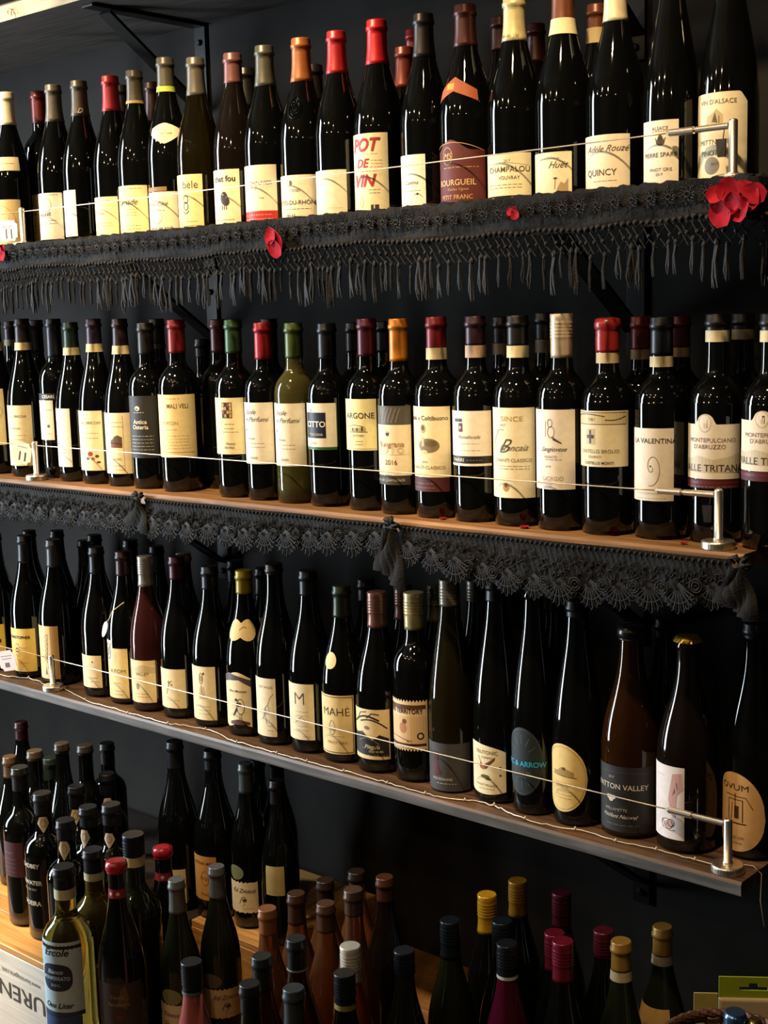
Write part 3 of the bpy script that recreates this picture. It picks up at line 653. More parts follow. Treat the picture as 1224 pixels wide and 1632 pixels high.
B(370.6, 509.5, 'bordeaux', S2, 'bottle with green capsule and a mosaic square printed on its yellow label', cap=('foil', '#2c4a24', 563), r=.0365,
  labs=[Lab(634, 724, 389, '#efdfa8', art=[('r', .05, .64, .52, .92, '#7a4a2c')] + [('r', .07 + .11 * i, .655 + .065 * j, .16 + .11 * i, .71 + .065 * j, random.choice(['#c9a868', '#9c4a30', '#4a3a34', '#d8c090', '#6a2a22']), .0007) for i in range(4) for j in range(4)] + [('m', .1, .6, .53, 2, .08, '#8a7a48'), ('m', .05, .75, .39, 1, .1, '#8a7a48'), ('t', 'Monica', .4, .19, 6, '#54482c', .2), ('t', 'BOVALE', .35, .12, 5, '#54482c', 0, .01)])])
SCR = lambda c: [('t', 'Isole', .0, .85, 12, '#8a7a68', .5), ('t', 'e Perfumi', .25, .73, 12, '#8a7a68', .5), ('e', -.3, .56, 1.2, 3.2, c), ('t', 'Rosso', .0, .42, 6, '#8a7a58', .3), ('m', -.3, .6, .33, 2, .06, '#b0a284'), ('t', 'BANFI', .1, .1, 6, '#a89a78')]
B(418, 514, 'bordeaux', S2, 'dark bottle with glossy red capsule and script-written white label', cap=('foil', '#94161e', 573), r=.0365,
  labs=[Lab(641.6, 739.5, 436, '#efe2c4', art=SCR('#8a2a34'))])
B(467, 514.6, 'bordeaux', S2, 'clear white-wine bottle with olive capsule and script-written white label', gl='pale', cap=('foil', '#44521f', 571), r=.0365,
  labs=[Lab(643, 743, 487, '#efe2c0', art=SCR('#3a3a44'))])
B(520, 515, 'bordeaux', S2, 'bottle with black capsule, navy square on white label edged in green', cap=('foil', '#0e0f16', 572), r=.0365,
  labs=[Lab(642.6, 717, 536, '#f0e6cc', art=[('r', -.62, .25, .55, .8, '#17203e'), ('t', 'CITTO', .02, .55, 13.5, '#f0e6cc', 0, .02), ('t', 'TOSCANA', .05, .33, 6, '#c9bc98', 0, .01), ('e', -.2, .84, 2.2, 3, '#a8803c', .0007), ('t', 'ROSSO', -.1, .14, 5, '#8a8268'), ('r', -1, 0, 1, .06, '#3f7a34')])])
B(583.6, 508, 'bordeaux', S2, 'bottle with wine-red capsule, yellow label engraved with a long building', cap=('foil', '#4d0f26', 568), r=.0368,
  labs=[Lab(636, 718, 600, '#eee0a0', art=[('t', 'ARGONE', .22, .68, 13, '#4a4430', 0, .006), ('r', -.3, .37, .55, .44, '#b8a868'), ('l', [(-.32, .36), (.62, .36)], .9, '#5b5234'), ('l', [(-.3, .46), (.0, .5), (.5, .46)], .8, '#5b5234'), ('r', -.1, .38, -.04, .44, '#5b5234', .0007), ('r', .12, .38, .18, .44, '#5b5234', .0007), ('r', .35, .38, .42, .46, '#5b5234', .0007), ('t', 'FATTORIA', .2, .29, 4.5, '#6b6038'), ('m', 0, .4, .17, 2, .06, '#8a7e50'), ('l', [(-.95, .03), (.95, .03)], .5, '#8a7e50')])])
B(634, 508, 'bordeaux', S2, 'bottle with orange capsule, grey-brushed band atop its label', cap=('foil', '#c0761c', 576), r=.0368,
  labs=[Lab(647, 758, 655, '#ecdcb4', art=[('r', -1, .73, 1, 1, '#6b6558')] + [('l', curve(-.4 + .16 * i, .76, -.2 + .16 * i, .97, .02), 1.6, '#a89e8a') for i in range(6)] + [('e', .05, .6, 3.4, 3.6, '#5b4a30'), ('l', [(-.05, .62), (.15, .62)], .8, '#ecdcb4'), ('t', '2016', .1, .4, 26, '#d5c4a0'), ('t', 'Bongrana', .18, .44, 12, '#a06a3c', 0, .004), ('l', [(-.9, .3), (.9, .3)], .5, '#b8a47c'), ('t', '2016', .18, .19, 11, '#7a6038')]), Lab(758.5, 773, 654, '#3a322a', name='lower_strip', half=72, art=[('t', 'Agricola Querciabella', .15, .5, 6.5, '#c0b294', .3)])])
B(694.5, 505, 'bordeaux', S2, 'bottle with crested red capsule, label with hot-air balloon over an oval landscape', cap=('foil', '#6d1018', 573), band=(554.5, 573, '#cdb98a'), r=.0372,
  labs=[Lab(648, 761, 717.5, '#ecdcae', art=[('t', 'Badia a Coltibuono', .1, .84, 9.5, '#3c3020', 0, .006), ('e', .0, .69, 5, 7, '#b39a68'), ('e', .0, .7, 2.6, 4, '#7d6232', .0007), ('e', .2, .45, 18, 11, '#a8966a'), ('e', .3, .48, 10, 5, '#8d7a4e', .0006), ('e', .0, .36, 8, 3, '#d5c290', .0006), ('r', -.06, .44, .04, .57, '#cdb987', .0007), ('t', '2016', .05, .22, 5, '#8a7648'), ('t', 'CHIANTI CLASSICO', .1, .14, 7, '#8a7648')]), Lab(761.5, 784, 716.5, '#4a161a', name='lower_strip', half=72, art=[('m', -.7, .5, .55, 2, .3, '#b08a6a')])])
B(757, 503.6, 'bordeaux', S2, 'bottle with plum capsule, white label with tiny square emblem and dark strip', cap=('foil', '#2e131f', 550), band=(550.5, 570, '#b99a80'), r=.0372,
  labs=[Lab(655, 743, 782.5, '#eee2cc', art=[('r', -.35, .8, -.0, .86, '#3a3034'), ('r', -.16, .62, .02, .78, '#6b3a2c'), ('e', -.08, .7, 2, 2.4, '#c9a88a', .0007), ('t', 'Montefioralle', .2, .53, 7, '#9a8e78', .5), ('m', -.4, .6, .4, 1, .1, '#b0a48c'), ('m', -.4, .6, .28, 1, .1, '#b0a48c'), ('r', -1, .045, 1, .18, '#2c2422'), ('t', 'PARRI', -.2, .11, 7, '#d8cbb0', 0, .015, 1.3), ('m', .1, .7, .1, 1, .1, '#9a8e78')])])
B(824.6, 502.6, 'bordeaux', S2, 'bottle with black capsule and ivory band, tall label with grand script initial', cap=('foil', '#15130f', 551), band=(551, 570, '#d2c294'), r=.0375,
  labs=[Lab(650, 794, 852, '#ecdfb8', art=[('t', 'SINCE', .25, .88, 10, '#b09a50', 0, 0, 1.3), ('t', '2017', -.05, .81, 5, '#8a7a48'), ('t', 'B', .05, .58, 30, '#6a5c3c', .6, -.01), ('t', 'Brancaia', .3, .56, 13, '#8a7a54', .6), ('l', curve(-.5, .52, .0, .75, .1), .8, '#8a7a54'), ('t', 'CHIANTI CLASSICO', .25, .42, 7, '#9a8a5c'), ('m', -.3, .8, .35, 2, .03, '#b0a078'), ('e', .05, .12, 5.5, 6.5, '#b08a3c'), ('e', .05, .14, 2.5, 3, '#7a5a28', .0007)])])
B(895, 500, 'bordeaux', S2, 'bottle with long white screwcap, white label sketched with a bird', cap=('screw', '#cdbb9c', 570.5), r=.0372,
  labs=[Lab(653, 780.5, 916, '#eee2cc', art=[('l', [(-.1, .66), (-.1, .86)], .7, '#6b6254'), ('l', ring(.12, .72, .13, .07), .9, '#8a8070'), ('l', ring(.08, .83, .09, .05), .9, '#8a8070'), ('p', [(.15, .67), (.5, .59), (.52, .57), (.2, .62)], '#6b5f4c'), ('t', 'Sangiovese', .2, .5, 9, '#54402c', .6), ('t', 'ROSATO', .1, .41, 5, '#8a8070'), ('m', -.2, .5, .37, 1, .05, '#a89c88'), ('t', '2018', .0, .29, 4, '#4a4236'), ('t', 'GIORGIO', .15, .14, 8, '#b0a48c'), ('e', -.05, .07, 8, 7, '#d5c9bc', .0005)])])
B(968.7, 506.7, 'bordeaux', S2, 'bottle with red wax capsule, label with cross emblem under patterned frieze', cap=('wax', '#8f2320', 561), band=(562, 579, '#c4ab7c'), r=.0375,
  labs=[Lab(655, 744.5, 1000, '#e8d8ac', art=[('r', -1, .76, 1, .98, '#d5c290'), ('l', [(-.9, .97), (.9, .97)], .8, '#6b5c38'), ('l', [(-.9, .76), (.9, .76)], .8, '#6b5c38'), ('l', curve(-.8, .9, .3, .9, .04), 1.2, '#5b4c2c'), ('l', curve(.3, .84, .9, .9, -.03), 1.2, '#5b4c2c'), ('t', '1361', -.1, .85, 6, '#8a7a50'), ('r', -.3, .4, .02, .68, '#c4b284'), ('r', -.17, .42, -.11, .66, '#4a3d24', .0007), ('r', -.26, .51, -.02, .57, '#4a3d24', .0007), ('t', 'CASTELLO BROLIO', .1, .28, 7, '#9a875a'), ('t', 'CHIANTI', .0, .18, 5, '#9a875a'), ('t', 'CASTELLO MONTI', .1, .07, 5.4, '#54482c', 0, .012)])])
B(1055, 505, 'bordeaux', S2, 'bottle with navy capsule, ivory label with a single large thin spiral', cap=('foil', '#0e1017', 566), band=(568, 585, '#c9b78a'), r=.0365,
  labs=[Lab(683, 799, 1073, '#e9dcc4', art=[('t', 'LA VALENTINA', .2, .83, 9.5, '#4a4234', 0, .006), ('l', [(.15 + .40 * (1 - i / 60) ** 1.2 * math.cos(-1.9 + 2 * PI * 1.45 * i / 60), .46 + .26 * (1 - i / 60) ** 1.2 * math.sin(-1.9 + 2 * PI * 1.45 * i / 60)) for i in range(56)], .8, '#9a8e78'), ('e', .1, .48, 1.3, 1.3, '#6b6050'), MICRO('#b8ac94', .1, 2)])])
TRI = [('e', -.02, .88, 8.8, 8.8, '#eee2cc', .0005), ('l', ring(-.02, .86, .17, .135), .7, '#c9b592'), ('r', -.1, .79, .06, .92, '#6b3a34'), ('r', -.05, .79, .0, .86, '#d5c4a0', .0007), ('t', 'MONTEPULCIANO', .15, .6, 8, '#a8806a'), ('t', 'D\'ABRUZZO', .1, .5, 8, '#a8806a'), ('p', [(-1, .1), (1, .1), (1, .4), (.6, .34), (.2, .3), (-.2, .36), (-.6, .3), (-1, .36)], '#cdbfa0'), ('t', 'VALLE TRITANA', .12, .17, 13, '#5b4636', 0, .006)]
B(1144, 500, 'bordeaux', S2, 'bottle with round-crested label beside the steel post, dark red strips under it', y=-.174, cap=('foil', '#1a1512', 545), band=(526.6, 545, '#cdbf98'), r=.0368,
  labs=[Lab(660, 764, 1177, '#eadcc2', 'bump', art=TRI), Lab(765, 779, 1176, '#4a1216', name='lower_strip', half=74, art=[('r', -1, .5, 1, .8, '#8a2430'), ('m', -.9, .9, .15, 1, .1, '#b09a80')])])
B(1232, 499, 'bordeaux', S2, 'second round-crested label bottle standing behind and beyond the steel post', y=-.185, cap=('foil', '#1a1512', 545), band=(526.6, 545, '#cdbf98'), r=.0368,
  labs=[Lab(655, 752, 1268, '#eadcc2', 'bump', art=TRI), Lab(753, 768, 1266, '#4a1216', name='lower_strip', half=74, art=[('r', -1, .5, 1, .8, '#8a2430')])])
# ---- middle row, second rank: capsules seen between the front bottles
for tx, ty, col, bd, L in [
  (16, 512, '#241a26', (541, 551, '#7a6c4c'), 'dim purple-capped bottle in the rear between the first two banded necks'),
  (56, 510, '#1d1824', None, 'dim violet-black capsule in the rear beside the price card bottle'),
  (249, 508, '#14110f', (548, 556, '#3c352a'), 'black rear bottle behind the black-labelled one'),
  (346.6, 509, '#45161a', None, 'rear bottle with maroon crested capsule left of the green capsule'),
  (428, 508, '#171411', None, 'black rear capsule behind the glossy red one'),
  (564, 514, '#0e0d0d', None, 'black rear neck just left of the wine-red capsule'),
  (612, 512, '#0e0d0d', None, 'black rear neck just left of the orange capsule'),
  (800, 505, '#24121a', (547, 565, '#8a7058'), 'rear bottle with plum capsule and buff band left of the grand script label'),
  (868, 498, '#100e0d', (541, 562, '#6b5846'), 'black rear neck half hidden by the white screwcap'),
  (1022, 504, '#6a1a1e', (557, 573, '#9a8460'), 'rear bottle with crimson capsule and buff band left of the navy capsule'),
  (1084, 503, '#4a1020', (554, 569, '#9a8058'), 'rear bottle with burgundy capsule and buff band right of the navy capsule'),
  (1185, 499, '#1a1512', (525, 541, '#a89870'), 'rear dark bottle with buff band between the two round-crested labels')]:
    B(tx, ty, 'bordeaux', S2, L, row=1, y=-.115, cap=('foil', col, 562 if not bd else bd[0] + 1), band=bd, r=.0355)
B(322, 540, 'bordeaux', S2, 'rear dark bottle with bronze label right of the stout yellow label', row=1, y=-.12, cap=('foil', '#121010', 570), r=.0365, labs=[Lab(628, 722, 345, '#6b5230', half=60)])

# ---- third row, on the bare plank shelf (front row)
B(-10, 850, 'burgundy', S3, 'dark bottle with bright yellow label just beyond the pink tag', cap=('foil', '#15161c', 900), labs=[Lab(995, 1060, 8, '#e8c860', art=[('t', 'M', .75, .6, 12, K, 0, .02)])])
B(38, 853, 'burgundy', S3, 'bottle with yellow label, bold capitals over a sunburst emblem', cap=('foil', '#16171e', 897), r=.0395,
  labs=[Lab(1002, 1070, 57, '#ecc96a', art=[('t', 'CHRISTOPHER', .22, .8, 8.5, '#33301c', 0, .025), ('e', .12, .5, 4.5, 5.4, '#5b5030')] + [('l', [(.12 + .12 * math.cos(a), .5 + .11 * math.sin(a)), (.12 + .2 * math.cos(a), .5 + .18 * math.sin(a))], .9, '#5b5030') for a in [i * PI / 6 for i in range(12)]] + [('e', .13, .5, 2, 2.6, '#ecc96a', .0007), ('m', .3, .6, .55, 1, .1, '#8a7430'), ('m', .2, .7, .2, 1, .1, '#8a7430')])])
B(84, 859.5, 'burgundy', S3, 'bottle with slate capsule and label lettered vertically, behind the small steel post', cap=('foil', '#36373c', 904), r=.0395,
  labs=[Lab(998, 1082, 94, '#e6c88a', half=70, art=[('r', .64, 0, 1, 1, '#bf9456'), ('l', curve(.45, .35, .5, .85, .0), .9, '#8a6a34'), ('l', [(.40 + .06 * math.sin(i * 1.7), .3 + .55 * i / 24) for i in range(25)], .8, '#8a6a34'), ('p', [(.3, .08), (.42, .08), (.36, .22)], '#8a7450')])])
B(152.7, 871.5, 'burgundy', S3, 'bottle with black capsule and low plain label marked by one tiny dot', cap=('foil', '#0f1016', 915), r=.0395,
  labs=[Lab(1045, 1096, 162, '#ecd3a0', art=[('e', .45, .8, 1.2, 1.8, K), ('m', .2, .8, .3, 2, .12, '#a8905c')])])
B(195, 878, 'burgundy', S3, 'bottle with maroon capsule wearing a white paper tag on a string', cap=('foil', '#2c0e14', 918), r=.0392,
  labs=[Lab(1034, 1113, 204.5, '#ead08e', art=[('t', 'ATOM', .32, .55, 10, '#8a7648', 0, 0, 1.3), ('m', .0, .5, .3, 1, .1, '#a8925c'), MICRO('#a8925c', .14, 2)]), Lab(1022, 1058, 180, '#cfc3ae', half=22, name='side_label', art=[('l', ring(.0, .5, .6, .35), 1.6, '#4a443c'), ('l', ring(.0, .5, .25, .15), 1.4, '#4a443c'), ('l', [(-.8, .1), (.8, .9)], 1.0, '#4a443c')])])
B(230.6, 886, 'burgundy', S3, 'rosé bottle with silver screwcap and hazy landscape label', gl='rose', cap=('screw', '#9a9284', 935), r=.0392,
  labs=[Lab(1053, 1120, 248, '#e8cf96', art=[('p', [(-1, .75), (1, .7), (1, .82), (.4, .9), (-.2, .8), (-1, .9)], '#cbb489'), ('t', 'VALLEY', .35, .68, 8.5, '#9a8660', 0, .003), ('e', .1, .38, 4, 6, '#b8a47a'), MICRO('#b8a47a', .2, 2)])])
B(281, 886, 'burgundy', S3, 'bottle with burgundy capsule and low cream label with a faint sprig', cap=('foil', '#3c0d1a', 924), r=.0395,
  labs=[Lab(1067, 1129, 296, '#edd9a6', art=[('l', curve(.0, .35, .35, .7, .1), 1, '#8a7a50'), ('e', .15, .66, 2.5, 3, '#a8986a'), ('e', .3, .6, 2, 2, '#a8986a'), MICRO('#b8a46c', .2, 1)])])
B(333, 902, 'burgundy', S3, 'bottle with navy capsule, label drawn with a leaning figure', cap=('foil', '#10131c', 940), r=.0395,
  labs=[Lab(1063, 1148, 344, '#edd9a8', art=[('e', .2, .78, 3.8, 5.6, '#b39a6a'), ('l', ring(.2, .78, .1, .1), .9, '#6b5a38'), ('e', .36, .87, 2, 2.4, '#5b4a2c'), ('l', [(.2, .66), (.24, .5), (.5, .42)], 1, '#8a774c'), ('p', [(.1, .62), (.35, .62), (.42, .4), (.05, .4)], '#cdb684'), MICRO('#b39a6a', .25, 3)])])
B(388, 908.5, 'burgundy', S3, 'bottle with yellow capsule and bone-shaped shoulder label, bird on its main label', cap=('foil', '#8f7d14', 947), r=.0395,
  labs=[Lab(988, 1021, 406, '#d9bf84', 'bone', half=56, name='shoulder_label', art=[('l', curve(-.1, .5, .4, .6, .1), .9, '#7a5f34')]),
        Lab(1072, 1160, 400, '#ecd8a4', 'wavy', art=[('p', [(-.8, .9), (-.2, .98), (.5, .92), (1, .86), (1, .74), (.4, .86), (-.2, .84), (-.8, .78)], '#6b5a5c'), ('t', 'Blanc Moussier', .3, .66, 6, '#4a3a30', .1, .01), ('l', ring(.45, .38, .2, .14), 1.0, '#3c3430'), ('e', .35, .42, 6, 4, '#6b5a50'), ('e', .22, .5, 3, 2.6, '#3c3430'), ('p', [(.2, .36), (.0, .22), (.04, .2), (.3, .32)], '#4a4240'), ('l', [(.4, .26), (.38, .12)], .8, '#3c3430'), ('l', [(.48, .26), (.5, .12)], .8, '#3c3430'), ('p', [(-.2, 0.05), (.9, .05), (.9, .1), (.3, .15), (-.2, .1)], '#7a4a3c')])])
B(436, 898, 'burgundy', S3, 'bottle with brown-topped black neck, cream label with grey branching lines', cap=('foil', '#1f1a14', 915), r=.0395,
  labs=[Lab(1082, 1174.5, 440, '#ecdab0', art=[('t', 'DOT WILDE', .2, .85, 6, '#b3a27c'), ('l', [(.0, .3), (.2, .5), (.4, .55), (.6, .68), (.85, .74)], .9, '#a39a84'), ('l', [(.2, .5), (.15, .36), (.3, .22)], .9, '#a39a84'), ('l', [(.4, .55), (.55, .4)], .8, '#a39a84'), ('e', .25, .42, 5, 4, '#c4b48c'), ('m', .3, .8, .18, 2, .08, '#b3a27c')])])
B(490, 908.6, 'burgundy', S3, 'bottle with slate neck, label with one enormous thin capital letter', cap=('foil', '#14161d', 950), r=.0392,
  labs=[Lab(1091, 1180, 500.5, '#eddcb0', art=[('t', 'M', .2, .74, 32, '#6b5c40', 0, -.02), ('l', [(-.1, .3), (.3, .42), (.5, .36)], .8, '#b3a27c'), ('m', -.1, .7, .5, 2, .07, '#b8a880'), ('m', .0, .7, .24, 2, .07, '#b8a880'), ('m', .3, .8, .06, 1, .1, '#b8a880')])])
B(544, 932.6, 'burgundy', S3, 'bottle with green capsule, round ivory shoulder seal and brown-framed label', cap=('foil', '#22301a', 985), r=.0392,
  labs=[Lab(1041, 1067, 536, '#e8cf92', 'oval', half=21, name='shoulder_seal'),
        Lab(1109, 1202.7, 564, '#e9cd8f', art=[('l', [(-.95, .03), (.95, .03), (.95, .97), (-.95, .97), (-.95, .03)], 1.6, '#6b4726'), ('t', 'MAHÉ', .25, .74, 20, '#5b3c20', 0, -.01), ('l', ring(.1, .45, .12, .12), .9, '#a88a50'), ('t', '2016', .15, .42, 5, '#8a6a34'), ('t', 'PINOT GRIS', .3, .2, 7, '#a8803c'), ('m', .0, .6, .3, 1, .1, '#a88a50')])])
B(600, 943, 'burgundy', S3, 'bottle with mauve screwcap and black gnarled-tree label', cap=('screw', '#7d5446', 1001), r=.0392,
  labs=[Lab(1131.6, 1211, 621, '#e6cd98', art=[('p', [(-.9, .1), (.95, .06), (.95, .42), (.6, .5), (.3, .38), (-.1, .55), (-.5, .5), (-.9, .62)], '#37302a'), ('l', curve(-.6, .7, .6, .78, .12), 3.0, '#37302a'), ('l', curve(-.2, .75, .9, .62, .1), 2.2, '#37302a'), ('l', [(.1, .82), (.3, .92), (.6, .9)], 1.6, '#37302a'), ('l', [(-.4, .74), (-.2, .92), (.1, .95)], 1.6, '#37302a'), ('e', .1, .63, 5, 3, '#b39c70', .0007), ('l', curve(-.3, .35, .6, .3, .1), 1.2, '#a89470'), ('l', curve(-.1, .2, .5, .24, .05), 1.0, '#a89470'), ('t', 'Piegala', .3, .24, 10, '#e0d0a8', .3), ('t', 'OLD VINES', .45, .16, 5, '#e0d0a8'), ('m', .0, .9, .08, 1, .1, '#c9b88c')])])
B(659, 944, 'bordeaux', S3, 'bottle with cream screwcap and perforated stamp-edged label', cap=('screw', '#b8a878', 1004.7), r=.0372,
  labs=[Lab(1116, 1198, 681, '#e6c99a', 'stamp', art=[('r', -.94, .82, .94, .9, '#7a4a2c'), ('t', 'BIRD TERRITORY', .05, .78, 10.5, '#5b3018', 0, .03, .85), ('r', -.94, .1, .94, .15, '#5b3018'), ('r', -.94, .15, .94, .68, '#dcb987'), ('e', .05, .45, 7, 9, '#b8845a'), ('e', .12, .58, 4, 4, '#9c6a44', .0006), ('e', .72, .3, 6, 6, '#4a3424'), ('e', .72, .3, 3.4, 3.4, '#e6c99a', .0007), ('l', curve(-.8, .25, .3, .2, .04), 1.2, '#9c6a44'), ('t', '2017', .3, .2, 5, '#5b3018'), ('m', -.5, .7, .05, 1, .1, '#8a5a34')])])
B(716, 923, 'flute', S3, 'smoky see-through flute with patterned screwcap and slate-grey label', gl='smoke', cap=('screw', '#6d6656', 967), r=.040,
  labs=[Lab(1186, 1262, 749, '#3d3a38', half=80, art=[('p', [(-.3, .45), (-.2, .78), (-.1, .82), (-.05, .5), (.05, .35), (-.2, .3)], '#6b2a2c'), ('l', [(-.2, .4), (-.12, .75)], .8, '#9c4a44'), ('t', 'ROUSSANNE', .05, .25, 6, '#b8b0a4', 0, .01), ('m', -.2, .5, .15, 1, .1, '#b8b0a4')])])
B(791, 922, 'flute', S3, 'black flute bottle with sloped cream label showing a colourful bird', cap=('foil', '#0d0d10', 960), r=.0395,
  labs=[Lab(1184, 1268, 806, '#e8d9b0', 'slope', art=[('t', 'TEUTONIC', .1, .8, 8, '#8a7a54', .0, .003), ('t', 'COMPANY', .2, .7, 5, '#8a7a54'), ('e', -.05, .52, 6, 4, '#a8683c'), ('p', [(.0, .56), (.55, .72), (.5, .66), (.1, .48)], '#8a5a34'), ('l', [(-.3, .72), (-.12, .56)], 1.0, '#6b5a34'), ('e', -.15, .56, 2.4, 2.2, '#7a3c24', .0007), ('e', .05, .34, 8, 3, '#8f8a3c'), ('e', .2, .3, 5, 2, '#6b7030'), ('e', .75, .52, 1.6, 2.4, '#5b4a30'), ('e', .75, .38, 1.6, 1.6, '#5b4a30'), ('t', 'PINOT MEUNIER', .1, .18, 5, '#a8966a'), ('m', -.3, .5, .1, 1, .1, '#a8966a')])])
B(850, 935, 'flute', S3, 'dark flute bottle with black oval label lettered in bright blue', cap=('none', '', 0), r=.039,
  labs=[Lab(1162, 1270, 866, '#1b262b', 'oval', half=56, art=[('l', ring(0, .5, .95, .475), .8, '#5b6a6c'), ('t', 'ARC & ARROW', .02, .47, 11, '#2fa0c4', 0, .03), ('t', 'LAGOM', .05, .34, 7, '#8a8468'), ('m', -.2, .2, .27, 1, .05, '#8a8468')] + [('l', [(.4 * math.cos(a), .5 + .27 * math.sin(a)), (.75 * math.cos(a), .5 + .40 * math.sin(a))], .8, '#7d8a88') for a in (.6, 1.05, 1.55, 2.1, 2.55, -.6, -1.05, -1.55, -2.1, -2.55)])])
B(920, 955, 'flute', S3, 'dark flute bottle with mustard oval label engraved with a small village', cap=('foil', '#0d1216', 985), r=.039,
  labs=[Lab(1189, 1297, 936, '#e3c47c', 'oval', half=60, art=[('l', ring(0, .5, .93, .465), .7, '#b39248'), ('p', [(-.4, .55), (.5, .52), (.5, .6), (.2, .64), (.0, .66), (-.2, .6), (-.4, .6)], '#a8884a'), ('l', [(-.45, .54), (.6, .52)], .9, '#6b5228'), ('e', .1, .64, 3, 2.4, '#7a6034', .0007), ('t', 'Solena', .0, .4, 9, '#b8983c', .4), ('m', -.3, .4, .3, 3, .05, '#b39248')])])
B(1006, 997, 'sparkling', S3, 'amber sparkling bottle with black label and white vine leaf', gl='amber', cap=('wax', '#100e0d', 1022), r=.0435,
  labs=[Lab(1224, 1328, 1041, '#1d1b1a', half=78, art=[('t', '2017', -.1, .83, 5, '#b8ac94'), ('l', curve(-.9, .86, .9, .9, .03), .6, '#6b6456'), ('t', 'PATTON VALLEY', .12, .69, 11, '#d5c9ac', 0, .006), ('e', -.12, .5, 4.4, 5, '#e0d4b8'), ('e', -.2, .52, 3, 3, '#e0d4b8', .0006), ('e', -.04, .52, 3, 3, '#e0d4b8', .0006), ('l', ring(.2, .5, .16, .12), .5, '#6b6456'), ('t', 'WILLAMETTE', .0, .34, 6, '#b8ac94'), ('t', 'Pétillant Naturel', .1, .24, 8, '#d5c9ac', .5), ('m', -.3, .6, .1, 1, .1, '#9a907c')])])
B(1097, 1014, 'burgundy', S3, 'dark rosé bottle sealed with gold crown cap, white label inked in pink', gl='brown', cap=('crown', '#b8963c', 0), r=.0425,
  labs=[Lab(1225, 1341, 1091, '#ece0da', half=58, art=[('p', [(.45, .55), (.6, .9), (.9, .92), (.95, .7), (.75, .62), (.7, .3), (.55, .35)], '#cfa49c'), ('p', [(.6, .6), (.75, .8), (.8, .7)], '#b07a74'), ('e', .45, .2, 7, 5, '#d8a89c'), ('l', ring(.4, .2, .22, .07), .8, '#6b4a4c'), ('l', ring(.55, .22, .12, .05), .9, '#4a3438'), ('l', curve(.2, .25, .7, .13, -.06), .9, '#8a5a58'), ('m', -.1, .3, .85, 1, .1, '#c9b0a8')])])
B(1204, 992, 'burgundy', S3, 'dark bottle with egg-shaped peach label drawn with a wine press', y=-.148, cap=('foil', '#0e0f12', 1020), r=.0405,
  labs=[Lab(1236, 1361, 1219, '#d9a96c', 'egg', half=62, art=[('t', 'OVUM', -.02, .82, 12, '#5b4428', 0, 0, 1.3), ('l', [(-.2, .38), (-.2, .66), (.3, .66), (.3, .38)], 1.4, '#3c2c1c'), ('l', [(-.28, .36), (.42, .36)], 1.8, '#3c2c1c'), ('l', [(.05, .5), (.05, .74)], 1.2, '#3c2c1c'), ('l', [(-.3, .71), (.4, .7), (.62, .56)], 1.0, '#3c2c1c'), ('r', .02, .42, .18, .58, '#5b3c24'), ('l', [(-.1, .4), (-.05, .62)], .9, '#3c2c1c'), ('t', 'BASE LINE', .1, .18, 5, '#7a5a34'), ('m', -.2, .3, .1, 1, .1, '#7a5a34')])])
# ---- third row, second rank
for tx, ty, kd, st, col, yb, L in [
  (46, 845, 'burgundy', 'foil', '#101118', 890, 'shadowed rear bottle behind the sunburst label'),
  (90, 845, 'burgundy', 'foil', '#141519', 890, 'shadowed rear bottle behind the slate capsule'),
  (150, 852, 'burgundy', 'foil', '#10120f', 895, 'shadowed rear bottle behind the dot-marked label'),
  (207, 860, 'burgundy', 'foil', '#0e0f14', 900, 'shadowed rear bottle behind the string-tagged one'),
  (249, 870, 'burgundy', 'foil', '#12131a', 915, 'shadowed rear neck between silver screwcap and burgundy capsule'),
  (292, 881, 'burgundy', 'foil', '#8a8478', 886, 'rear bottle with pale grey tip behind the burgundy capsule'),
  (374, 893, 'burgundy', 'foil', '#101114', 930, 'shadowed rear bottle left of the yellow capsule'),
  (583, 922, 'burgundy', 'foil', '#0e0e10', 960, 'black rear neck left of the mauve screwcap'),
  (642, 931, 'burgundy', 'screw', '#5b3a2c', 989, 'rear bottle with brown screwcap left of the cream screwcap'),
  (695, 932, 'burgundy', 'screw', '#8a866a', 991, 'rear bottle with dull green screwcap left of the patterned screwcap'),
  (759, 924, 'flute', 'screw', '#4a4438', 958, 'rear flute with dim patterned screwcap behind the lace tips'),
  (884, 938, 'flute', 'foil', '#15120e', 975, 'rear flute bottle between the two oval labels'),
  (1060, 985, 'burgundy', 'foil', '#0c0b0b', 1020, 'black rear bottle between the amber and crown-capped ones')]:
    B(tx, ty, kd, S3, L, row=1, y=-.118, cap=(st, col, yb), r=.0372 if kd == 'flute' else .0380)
B(134, 861, 'burgundy', S3, 'bottle squeezed behind the dot-marked one, label printed with dark scrollwork', row=0, y=-.15, cap=('foil', '#111216', 905), r=.037,
  labs=[Lab(1000, 1087, 124, '#ded0ac', half=52, art=[('l', ring(.2, .55, .35, .1), 1.6, '#3a3428'), ('l', ring(.4, .5, .2, .08), 1.4, '#3a3428'), ('l', curve(-.2, .6, .8, .62, .06), 1.4, '#3a3428'), ('m', -.4, .8, .9, 3, .06, '#8a8068'), MICRO('#8a8068', .25, 3)])])
B(418, 905, 'burgundy', S3, 'rear bottle with buff round tag left of the brown-topped neck', row=1, y=-.125, cap=('foil', '#101010', 950), r=.037, labs=[Lab(985, 1012, 425, '#b39468', 'oval', half=24, name='shoulder_seal')])

